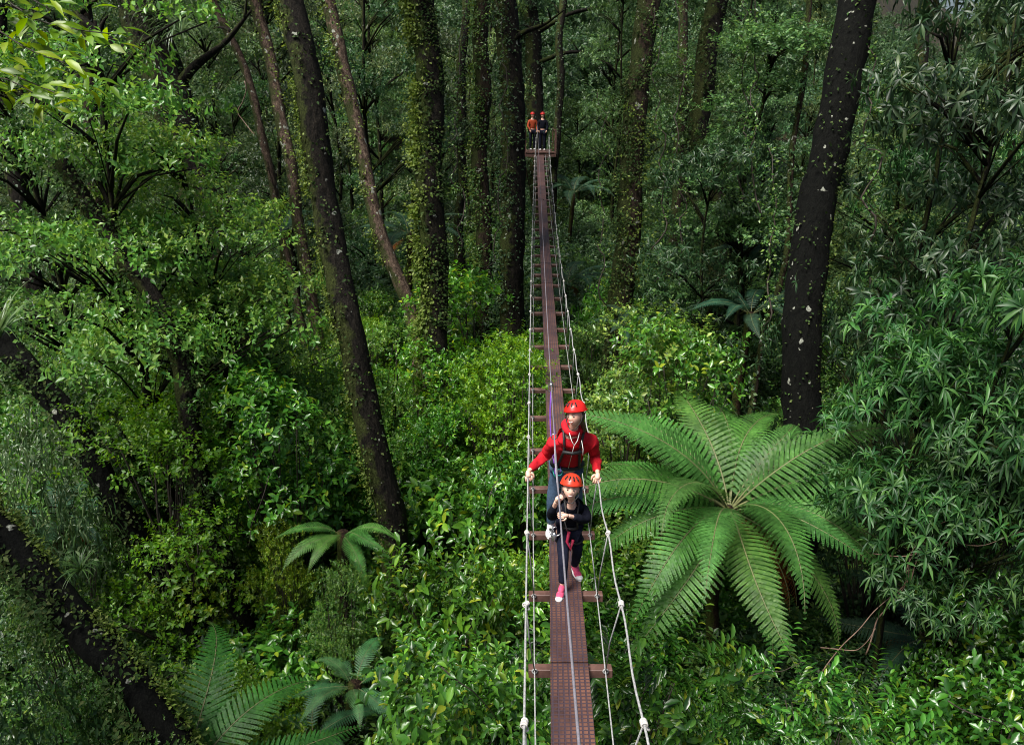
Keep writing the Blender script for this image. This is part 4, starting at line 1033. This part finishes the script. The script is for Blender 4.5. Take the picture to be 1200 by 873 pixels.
M_HAIR = mat_plain('brown_hair', (.09, .045, .022), .5, 0, .3, 60)
M_EYE = mat_plain('eye_dark', (.03, .02, .015), .2, 0, .1)
M_SCLERA = mat_plain('eye_white', (.42, .38, .36), .4, 0, .05)
M_LIP = mat_plain('lips', (.45, .12, .10), .5, 0, .1)
M_METAL = mat_plain('metal', (.5, .5, .52), .3, .9, .1)
M_ORANGE = mat_plain('orange_jacket', (.42, .06, .015), .8, 0, .1)
M_BLUE = mat_plain('blue_buckle', (.03, .12, .45), .5, 0, .1)

def skin_geo(V, E, Rr, sub=2, root=0):
    me = bpy.data.meshes.new('t'); me.from_pydata([tuple(v) for v in V], E, []); o = bpy.data.objects.new('t', me); C.objects.link(o)
    md = o.modifiers.new('s', 'SKIN'); md.use_smooth_shade = True; md.branch_smoothing = .6
    for i, r in enumerate(Rr):
        sv = me.skin_vertices[0].data[i]; sv.radius = r if hasattr(r, '__len__') else (r, r); sv.use_root = (i == root)
    s2 = o.modifiers.new('u', 'SUBSURF'); s2.levels = sub; s2.render_levels = sub
    dg = bpy.context.evaluated_depsgraph_get(); m2 = bpy.data.meshes.new_from_object(o.evaluated_get(dg))
    vs = [v.co.copy() for v in m2.vertices]; fs = [tuple(p.vertices) for p in m2.polygons]
    bpy.data.objects.remove(o); bpy.data.meshes.remove(m2); return vs, fs
def head_fn(v):
    """unit sphere -> head with face towards -Y"""
    x, y, z = v; 
    jaw = 1 - .32 * max(0, -z) ** 1.2
    x2 = x * jaw; y2 = y * (1 - .10 * max(0, -z))
    f = max(0, -y)
    g = lambda a, b, w_, h: math.exp(-((x - a) / w_) ** 2 - ((z - b) / h) ** 2) * (f > .2)
    y2 -= .22 * g(0, -.16, .13, .17) + .07 * g(0, -.5, .3, .12) + .06 * g(0, -.85, .25, .15)
    y2 += .11 * (g(-.36, .06, .2, .12) + g(.36, .06, .2, .12))
    return Vector((x2, y2, z))
def face_frame(c, look, up=Vector((0, 0, 1))):
    y = -Vector(look).normalized(); x = y.cross(Vector(up)).normalized(); z = x.cross(y)
    return Matrix.Translation(c) @ Matrix((x, y, z)).transposed().to_4x4()
def add_hand(mb, wrist, direc, palm_n, s=1.0, curl=1.0, thumb=1):
    """palm and five bent fingers; direc along the fingers, palm_n the way the palm faces"""
    d = Vector(direc).normalized(); n = Vector(palm_n); n = (n - d * n.dot(d)).normalized(); sd_ = d.cross(n)
    w_ = Vector(wrist); V, E, Rr = [w_ - d * .02 * s, w_ + d * .03 * s, w_ + d * .065 * s], [(0, 1), (1, 2)], [(.020 * s, .026 * s)] * 3
    vs, fs = skin_geo(V, E, [.022 * s, .030 * s, .028 * s], 1); mb.add(vs, fs)
    for k, (off, ln) in enumerate(((-.029, .068), (-.010, .078), (.010, .073), (.028, .058))):
        p = w_ + d * .06 * s + sd_ * off * s; pts = [p - d * .02 * s, p]; dd = d.copy(); q = p
        for j, fr in enumerate((.42, .32, .26)):
            ang = curl * (.75, .95, .8)[j]; dd = (dd * math.cos(ang) + n * math.sin(ang)).normalized() if j else (d * math.cos(curl * .5) + n * math.sin(curl * .5)).normalized()
            if j:
                pass
            q = q + dd * ln * fr * s; pts.append(q); nd = n * math.cos(0) ; 
        # recompute with running rotation in the d-n plane
        pts = [p - d * .02 * s, p]; q = p; acc = 0
        for j, fr in enumerate((.42, .32, .26)):
            acc += curl * (.55, .9, .75)[j]; q = q + (d * math.cos(acc) + n * math.sin(acc)) * ln * fr * s; pts.append(q)
        vs, fs = skin_geo(pts, [(i, i + 1) for i in range(4)], [.0095 * s, .0095 * s, .009 * s, .0085 * s, .0065 * s], 1); mb.add(vs, fs)
    p = w_ + d * .012 * s + sd_ * thumb * .022 * s
    pts = [p, p + (sd_ * thumb * .8 + d * .6 + n * .3).normalized() * .032 * s]; pts.append(pts[-1] + (d * .9 + n * .7 + sd_ * thumb * .1).normalized() * .026 * s); pts.append(pts[-1] + (d * .6 + n * 1 - sd_ * thumb * .3).normalized() * .022 * s)
    vs, fs = skin_geo(pts, [(0, 1), (1, 2), (2, 3)], [.013 * s, .011 * s, .010 * s, .0075 * s], 1); mb.add(vs, fs)
def helmet_parts(root, Mh, s, mat, straps=True):
    mb = MB()
    def fn(v):
        z = v.z if v.z > 0 else v.z * .25
        k = 1 + (.06 if v.z < .12 else 0)
        return Vector((v.x * k, v.y * k * (1.03 if v.y < 0 else 1), z + .02 * math.cos(8 * math.atan2(v.y, v.x)) * (0 < v.z < .9)))
    mb.ball((0, .016 * s, .050 * s), (.102 * s, .116 * s, .100 * s), None, 0, 24, fn)
    # brim and ridge
    mb.torus((0, .016 * s, .048 * s), .106 * s, .005 * s, Matrix.Scale(1.12, 4, (0, 1, 0)), seg=28)
    h = link('helmet', mb.mesh('helmet', mat), root); h.matrix_local = Mh
    vb = MB()
    for a in (-.75, -.25, .25, .75):
        vb.box((math.sin(a) * .075 * s, -.080 * s * math.cos(a) , .116 * s), (.012 * s, .045 * s, .008 * s), Matrix.Rotation(a, 4, 'Z') @ Matrix.Rotation(R(38), 4, 'X'))
    v = link('vent', vb.mesh('vent', M_BLK), h)
    if straps:
        sb = MB()
        for q in (-1, 1):
            sb.tube([(q * .088 * s, -.01 * s, .03 * s), (q * .080 * s, -.035 * s, -.05 * s), (q * .03 * s, -.065 * s, -.118 * s), (0, -.068 * s, -.123 * s)], .0045 * s, 5)
            sb.tube([(q * .088 * s, .05 * s, .03 * s), (q * .080 * s, -.030 * s, -.05 * s)], .0045 * s, 5)
        link('chin_strap', sb.mesh('chin_strap', M_BLK), h)
    return h
def face_parts(root, Mh, s, skin):
    for q in (-1, 1):
        mb = MB(); mb.ball((q * .030 * s, -.0835 * s, .008 * s), (.012 * s, .005 * s, .0055 * s), seg=10, m=0); mb.ball((q * .030 * s, -.0895 * s, .008 * s), (.0065 * s, .004 * s, .0068 * s), seg=8, m=1)
        link('eye', mb.mesh('eye', [M_SCLERA, M_EYE]), root).matrix_local = Mh
        mb = MB(); mb.tube([(q * .014 * s, -.0945 * s, .026 * s), (q * .03 * s, -.0935 * s, .031 * s), (q * .048 * s, -.081 * s, .026 * s)], [.003 * s, .0035 * s, .002 * s], 5); link('eyebrow', mb.mesh('eyebrow', M_HAIR), root).matrix_local = Mh
    mb = MB(); mb.tube([(-.030 * s, -.088 * s, -.043 * s), (-.012 * s, -.0985 * s, -.055 * s), (.012 * s, -.0985 * s, -.055 * s), (.030 * s, -.088 * s, -.043 * s)], [.003 * s, .0055 * s, .0055 * s, .003 * s], 6)
    mb.tube([(-.023 * s, -.0955 * s, -.046 * s), (0, -.1035 * s, -.052 * s), (.023 * s, -.0955 * s, -.046 * s)], [.002 * s, .0045 * s, .002 * s], 6, m=1)
    link('mouth', mb.mesh('mouth', [M_LIP, M_WHITE]), root).matrix_local = Mh
def bake(root, name, V, E, Rr, mat, sub=2, rootv=0, wob=0):
    vs, fs = skin_geo([Vector(v) - root.location for v in V], E, Rr, sub, rootv)
    if wob: vs = [v + Vector((noise.noise(v * 14), noise.noise(v * 14 + Vector((9, 0, 0))), noise.noise(v * 14 + Vector((0, 9, 0))))) * wob for v in vs]
    return link(name, MB().add(vs, fs).mesh(name, mat), root)

def shoe(root, toe, heel, s, upper, name='shoe', pitch=0):
    toe = Vector(toe) - root.location; heel = Vector(heel) - root.location
    y = (toe - heel).normalized(); x = Vector((0, 0, 1)).cross(y).normalized(); z = y.cross(x) * -1
    if z.z < 0: z = -z
    Mx = Matrix.Translation(heel) @ Matrix((x, y, z)).transposed().to_4x4()
    L_ = (toe - heel).length; mb = MB()
    mb.ball((0, L_ * .30, .045 * s), (.036 * s, L_ * .36, .045 * s), m=0, seg=14); mb.ball((0, L_ * .62, .032 * s), (.042 * s, L_ * .30, .030 * s), m=0, seg=14)
    mb.ball((0, L_ * .84, .025 * s), (.040 * s, L_ * .18, .026 * s), m=1, seg=14)
    def sole(v): return Vector((v.x * (1 - .12 * (v.y < 0)), v.y, max(-1, min(1, v.z * 3))))
    mb.ball((0, L_ * .5, .008 * s), (.046 * s, L_ * .54, .012 * s), m=1, seg=16, fn=sole)
    for k in range(4): mb.box((0, L_ * (.42 + .08 * k), (.068 - .006 * k) * s), (.036 * s, .007, .008), m=1)
    o = link(name, mb.mesh(name, [upper, M_WHITE]), root); o.matrix_local = Mx; return o

def adult():
    dy = .0
    J = lambda px, py, Y: at(px, py, Y)
    hip = J(663, 550, 7.42); wai = J(665, 538, 7.32); chest = J(669, 521, 7.12); upc = J(671, 512, 7.03); neck = J(672, 504, 6.98); headc = J(674, 487, 6.90)
    shl, shr = J(650, 517, 7.06), J(693, 515, 7.06)
    wl_, wr_ = hlf(6.92) + Vector((0.0, .045, .055)), hrf(6.86) + Vector((-.0, .045, .055))
    ell = Vector((shl.x - .08, 7.24, shl.z - .25)); elr = Vector((shr.x + .06, 7.20, shr.z - .26))
    dk_ = lambda x, y: Vector((x, y, deck_z(y)))
    hl_, hr_ = hip + Vector((-.085, 0, -.03)), hip + Vector((.085, 0, -.03))
    fl = Vector((cen(7.35).x - .13, 7.40, deck_z(7.4) + .07)); fr = Vector((cen(7.55).x + .12, 7.62, deck_z(7.6) + .07))
    kl = (hl_ + fl) / 2 + Vector((-.035, -.12, 0.02)); kr = (hr_ + fr) / 2 + Vector((.05, -.10, .02))
    root = empty('person', Vector((cen(7.4).x, 7.4, deck_z(7.4)))); tag(root, 'smiling adult in a red hooded jacket and red helmet holding both rope handrails', 'person')
    rl = root.location
    V = [hip, wai, chest, upc, neck, shl, ell, wl_, shr, elr, wr_, hl_, kl, fl, hr_, kr, fr, headc - Vector((0, 0, .04))]
    E = [(0, 1), (1, 2), (2, 3), (3, 4), (3, 5), (5, 6), (6, 7), (3, 8), (8, 9), (9, 10), (0, 11), (11, 12), (12, 13), (0, 14), (14, 15), (15, 16), (4, 17)]
    Rr = [.12, .11, .11, .085, .052, .022, .028, .026, .022, .028, .026, .085, .055, .04, .085, .055, .04, .05]
    vs, fs = skin_geo([v - rl for v in V], E, Rr); mb = MB().add(vs, fs)
    Mh = face_frame(headc - rl, Vector((-.70, -1, .20)), Vector((-.26, 0, 1)))
    bm_ = MB(); bm_.ball((0, 0, 0), (.076, .095, .112), None, 0, 28, head_fn)
    for q in (-1, 1): bm_.ball((q * .078, .005, -.005), (.010, .020, .030), seg=8)
    mb.add([Mh @ Vector(v) for v in bm_.v], bm_.f)
    for wv, fn, y, sx, th in ((wl_, hlf, 6.92, -1, -1), (wr_, hrf, 6.86, 1, 1)):
        add_hand(mb, wv - rl, Vector((-.15 * sx, -.75, -.75)), Vector((-.1 * sx, .75, -.75)), 1.12, 1.15, -sx)
    link('body', mb.mesh('body', M_SKIN), root)
    # jacket
    Vj = [wai + Vector((-.0, .03, -.05)), chest, upc, neck + Vector((0, .02, -.025)), shl, ell, wl_.lerp(ell, .10), shr, elr, wr_.lerp(elr, .10), shl.lerp(ell, .5), shr.lerp(elr, .5)]
    Ej = [(0, 1), (1, 2), (2, 3), (2, 4), (4, 10), (10, 5), (5, 6), (2, 7), (7, 11), (11, 8), (8, 9)]
    bake(root, 'jacket', Vj, Ej, [(.170, .135), (.185, .145), (.160, .13), .080, .100, .062, .042, .100, .062, .042, .070, .070], M_RED, 3, 1, .018)
    # hood
    hb = MB(); nk = neck - rl
    hb.torus(nk + Vector((0, .03, .02)), .085, .034, Matrix.Rotation(R(26), 4, 'X'), seg=20, sub=8); hb.ball(nk + Vector((0, .12, .0)), (.125, .085, .09), seg=14)
    link('hood', hb.mesh('hood', M_RED), root)
    zb = MB(); c0, c1 = chest - rl + Vector((0, -.150, -.02)), wai - rl + Vector((0, -.145, -.04))
    zb.tube([nk + Vector((-.05, -.085, .01)), nk + Vector((-.028, -.120, -.06)), nk + Vector((0, -.140, -.11))], .0045, 5); zb.tube([nk + Vector((.055, -.085, .01)), nk + Vector((.035, -.120, -.06)), nk + Vector((0, -.140, -.11))], .0045, 5)
    zb.tube([nk + Vector((0, -.140, -.11)), c0 + Vector((0, -.02, 0)), c1], .0035, 5)
    zb.tube([nk + Vector((.075, -.12, -.06)), nk + Vector((.09, -.16, -.14)), nk + Vector((.088, -.175, -.20))], .0035, 5)
    link('drawstring', zb.mesh('drawstring', M_WHITE), root)
    # trousers
    for (a, b, c_) in ((hl_, kl, fl), (hr_, kr, fr)): pass
    bake(root, 'jeans', [hip + Vector((0, 0, .05)), hl_, kl, fl + Vector((0, 0, .01)), hr_, kr, fr + Vector((0, 0, .01))], [(0, 1), (1, 2), (2, 3), (0, 4), (4, 5), (5, 6)], [(.150, .125), .100, .070, .055, .100, .070, .055], M_JEAN, 2, 0, .008)
    for f_, sx in ((fl, -1), (fr, 1)):
        shoe(root, f_ + Vector((sx * .03, -.20, -.07)), f_ + Vector((0, .06, -.07)), 1.1, M_WHITE if sx < 0 else M_BLUE)
    # harness
    hb = MB(); wc = wai - rl + Vector((0, .02, -.06))
    hb.torus(wc, .172, .022, Matrix.Scale(.84, 4, (0, 1, 0)), seg=28, sub=8)
    for l in (hl_, hr_):
        hb.torus((l - rl) + Vector((0, -.03, -.12)), .098, .016, Matrix.Rotation(R(15), 4, 'X'), seg=20)
    hb.tube([wc + Vector((-.12, -.13, .02)), chest - rl + Vector((-.08, -.17, .02)), shl.lerp(neck, .45) - rl + Vector((0, -.06, .085)), shl.lerp(neck, .45) - rl + Vector((0, .12, .02))], .015, 6)
    hb.tube([wc + Vector((.12, -.13, .02)), chest - rl + Vector((.08, -.17, .02)), shr.lerp(neck, .45) - rl + Vector((0, -.06, .085)), shr.lerp(neck, .45) - rl + Vector((0, .12, .02))], .015, 6)
    hb.tube([chest - rl + Vector((-.10, -.175, .0)), chest - rl + Vector((0, -.19, -.01)), chest - rl + Vector((.10, -.175, .0))], .02, 6)
    h = link('harness', hb.mesh('harness', M_BLK), root)
    gb = MB(); 
    gb.torus(wc + Vector((-.10, -.18, -.02)), .035, .007, Matrix.Rotation(R(80), 4, 'X')); gb.torus(wc + Vector((-.15, -.14, -.06)), .04, .007, Matrix.Rotation(R(70), 4, 'Y'))
    link('gear_loop', gb.mesh('gear_loop', M_TEAL), h)
    helmet_parts(root, Mh, 1.08, M_HELM); face_parts(root, Mh, 1.02, M_SKIN)
    hr__ = MB(); hr__.ball((0, .035, -.01), (.086, .072, .10), seg=16); hr__.tube([(.0, .09, -.06), (.01, .13, -.12), (.02, .13, -.2)], [.03, .028, .012], 8)
    link('hair', hr__.mesh('hair', M_HAIR), root).matrix_local = Mh
    # lanyard: hangs from the cable, clipped to the waist
    top = wire(8.6); bot = wc + rl + Vector((-.08, -.2, 0))
    e = empty('safety_lanyard', top); tag(e, 'purple webbing lanyard hooked on the overhead cable and reaching to the waist of the adult', 'lanyard')
    m1 = top.lerp(bot, .5) + Vector((-.02, -.1, -.03))
    mb = MB(); mb.tube([p - top for p in spline([top - Vector((0, 0, .1)), top.lerp(m1, .5) - Vector((0, .03, .03)), m1, bot], 14)], .007, 6)
    mb.tube([p - top for p in spline([top - Vector((0, 0, .1)), top.lerp(m1, .5) + Vector((-.03, 0, -.1)), m1 + Vector((-.04, 0, -.07)), bot + Vector((-.06, 0, -.03))], 14)], .009, 6)
    link('webbing', mb.mesh('webbing', M_PURP), e)
    cb = MB(); cb.torus((0, 0, -.05), .032, .006, Matrix.Rotation(R(90), 4, 'X') @ Matrix.Scale(1.7, 4, (0, 1, 0))); cb.ball((0, 0, .0), (.022, .05, .03), seg=8)
    link('carabiner', cb.mesh('carabiner', M_METAL), e)
adult()

def child():
    J = lambda px, py, Y: at(px, py, Y)
    hip = J(667, 617, 6.30); chest = J(669, 600, 6.24); upc = J(670, 594, 6.20); neck = J(670, 589, 6.17); headc = J(669, 573, 6.10)
    shl, shr = J(656, 596, 6.22), J(683, 596, 6.22)
    wl_ = J(652, 587, 5.98); wr_ = J(665, 604, 5.98)
    ell = J(645, 606, 6.14); elr = J(688, 610, 6.12)
    hl_, hr_ = hip + Vector((-.062, 0, -.02)), hip + Vector((.062, 0, -.02))
    fl = J(659, 690, 6.02); fl.z = deck_z(6.02) + .07; fr = J(673, 664, 6.40); fr.z = deck_z(6.4) + .075
    kl = (hl_ + fl) / 2 + Vector((0, -.08, .02)); kr = (hr_ + fr) / 2 + Vector((.02, -.09, .02))
    root = empty('person', Vector((cen(6.2).x, 6.2, deck_z(6.2)))); tag(root, 'child in a dark jacket, orange-red helmet and pink sneakers walking in front of the adult', 'person')
    rl = root.location
    V = [hip, chest, upc, neck, shl, ell, wl_, shr, elr, wr_, hl_, kl, fl, hr_, kr, fr, headc - Vector((0, 0, .03))]
    E = [(0, 1), (1, 2), (2, 3), (2, 4), (4, 5), (5, 6), (2, 7), (7, 8), (8, 9), (0, 10), (10, 11), (11, 12), (0, 13), (13, 14), (14, 15), (3, 16)]
    vs, fs = skin_geo([v - rl for v in V], E, [.085, .085, .06, .038, .034, .027, .02, .034, .027, .02, .06, .042, .03, .06, .042, .03, .04]); mb = MB().add(vs, fs)
    Mh = face_frame(headc - rl, Vector((-.12, -1, .30)), Vector((.06, 0, 1)))
    bm_ = MB(); bm_.ball((0, 0, 0), (.072, .086, .100), None, 0, 28, head_fn)
    for q in (-1, 1): bm_.ball((q * .073, .005, -.005), (.010, .018, .026), seg=8)
    mb.add([Mh @ Vector(v) for v in bm_.v], bm_.f)
    add_hand(mb, wl_ - rl, Vector((.35, -.2, .9)), Vector((.8, -.1, -.3)), .85, 1.2, 1)
    add_hand(mb, wr_ - rl, Vector((-.95, -.2, .15)), Vector((0, .6, -.5)), .85, .8, 1)
    link('body', mb.mesh('body', M_SKIN2), root)
    bake(root, 'jacket', [hip + Vector((0, 0, .02)), chest, upc, neck - Vector((0, 0, .01)), shl, ell, wl_.lerp(ell, .25), shr, elr, wr_.lerp(elr, .22)], [(0, 1), (1, 2), (2, 3), (2, 4), (4, 5), (5, 6), (2, 7), (7, 8), (8, 9)],
         [(.125, .105), (.128, .108), .105, .058, .075, .052, .038, .075, .052, .038], M_NAVY, 2, 1, .010)
    bake(root, 'trousers', [hip, hl_, kl, fl + Vector((0, 0, .02)), hr_, kr, fr + Vector((0, 0, .02))], [(0, 1), (1, 2), (2, 3), (0, 4), (4, 5), (5, 6)], [.105, .074, .055, .042, .074, .055, .042], M_NAVY2, 2, 0, .006)
    shoe(root, fl + Vector((-.05, -.17, -.068)), fl + Vector((.01, .05, -.055)), .92, M_PINK, pitch=0)
    shoe(root, fr + Vector((.05, -.16, -.062)), fr + Vector((-.01, .05, -.04)), .92, M_PINK)
    hb = MB(); wc = hip - rl + Vector((0, 0, .04)); hb.torus(wc, .125, .017, Matrix.Scale(.86, 4, (0, 1, 0)), seg=24)
    for l in (hl_, hr_): hb.torus((l - rl) + Vector((0, -.02, -.10)), .073, .012, Matrix.Rotation(R(12), 4, 'X'), seg=18)
    for a, q in ((shl, -1), (shr, 1)):
        hb.tube([wc + Vector((q * .07, -.11, .01)), chest - rl + Vector((q * .05, -.125, 0)), a.lerp(neck, .4) - rl + Vector((0, -.04, .062)), a.lerp(neck, .4) - rl + Vector((0, .08, .02))], .010, 6)
    h = link('harness', hb.mesh('harness', M_BLK), root)
    gb = MB()
    gb.torus(wc + Vector((-.13, -.10, -.03)), .045, .008, Matrix.Rotation(R(75), 4, 'X')); gb.torus(wc + Vector((-.17, -.06, -.08)), .05, .010, Matrix.Rotation(R(60), 4, 'Y')); gb.ball(wc + Vector((-.15, -.10, -.09)), (.03, .03, .05), seg=10)
    link('gear_loop', gb.mesh('gear_loop', M_METAL), h)
    rb = MB(); rb.tube([wc + Vector((-.01, -.135, -.01)), wc + Vector((-.03, -.17, -.10)), wc + Vector((-.0, -.16, -.20)), wc + Vector((.03, -.14, -.10))], .016, 6); link('strap', rb.mesh('strap', mat_plain('crimson_strap', (.35, .01, .05), .7)), h)
    helmet_parts(root, Mh, .98, mat_plain('orange_red_helmet', (.68, .045, .018), .3, 0, .04, 10)); face_parts(root, Mh, .92, M_SKIN2)
    hh = MB(); hh.ball((0, .03, .0), (.080, .066, .09), seg=16); link('hair', hh.mesh('hair', M_HAIR), root).matrix_local = Mh
    top = wire(6.6); bot = Vector(wc) + rl + Vector((-.03, -.15, 0))
    e = empty('safety_lanyard', top); tag(e, 'thin grey lanyard between the overhead cable and the waist of the child', 'lanyard')
    mb = MB(); mb.tube([p - top for p in spline([top - Vector((0, 0, .02)), top.lerp(wl_, .5), wl_ + Vector((.02, -.03, .04)), bot], 16)], .006, 6); link('webbing', mb.mesh('webbing', M_CABLE), e)
    cb = MB(); cb.torus((0, 0, -.03), .028, .006, Matrix.Rotation(R(90), 4, 'X')); link('carabiner', cb.mesh('carabiner', M_METAL), e)
child()

def far_person(x, y, label, jmat, tmat, hat, face=0.0, s=1.0):
    z = PZ + .028; root = empty('person', (x, y, z), face, s); tag(root, label, 'person')
    V = [(0, 0, .92), (0, 0, 1.18), (0, 0, 1.38), (0, 0, 1.5), (-.17, 0, 1.38), (-.24, -.03, 1.12), (-.18, -.16, .95), (.17, 0, 1.38), (.24, -.03, 1.12), (.18, -.16, .95), (-.09, 0, .88), (-.1, -.03, .5), (-.1, 0, .08), (.09, 0, .88), (.1, -.03, .5), (.1, 0, .08), (0, -.01, 1.56)]
    E = [(0, 1), (1, 2), (2, 3), (2, 4), (4, 5), (5, 6), (2, 7), (7, 8), (8, 9), (0, 10), (10, 11), (11, 12), (0, 13), (13, 14), (14, 15), (3, 16)]
    vs, fs = skin_geo(V, E, [.12, .12, .12, .05, .055, .04, .026, .055, .04, .026, .08, .055, .038, .08, .055, .038, .05]); mb = MB().add(vs, fs)
    bm_ = MB(); bm_.ball((0, 0, 0), (.076, .095, .112), None, 0, 20, head_fn); Mh = Matrix.Translation((0, -.02, 1.63)); mb.add([Mh @ Vector(v) for v in bm_.v], bm_.f)
    for q in (-1, 1): add_hand(mb, (q * .18, -.17, .94), (0, -.5, -.8), (-q, 0, 0), 1, .6, 1)
    link('body', mb.mesh('body', M_SKIN), root)
    vs, fs = skin_geo(V[:10], E[:9], [(.16, .13), (.165, .13), .12, .065, .075, .06, .04, .075, .06, .04]); link('jacket', MB().add(vs, fs).mesh('jacket', jmat), root)
    vs, fs = skin_geo([V[0]] + V[10:16], [(0, 1), (1, 2), (2, 3), (0, 4), (4, 5), (5, 6)], [.14, .095, .07, .052, .095, .07, .052]); link('trousers', MB().add(vs, fs).mesh('trousers', tmat), root)
    for q in (-1, 1):
        mb = MB(); mb.ball((q * .1, -.06, .045), (.048, .13, .045), seg=10); link('shoe', mb.mesh('shoe', M_WHITE), root)
    helmet_parts(root, Mh, 1.08, hat, False)
far_person(PC.x + .14, 37.9, 'person in dark clothes and red helmet standing on the far platform', M_NAVY, M_NAVY2, M_HELM)
far_person(PC.x - .34, 38.3, 'person in an orange jacket at the left on the far platform', M_ORANGE, M_NAVY2, M_HELM, .3)
flush_labels()
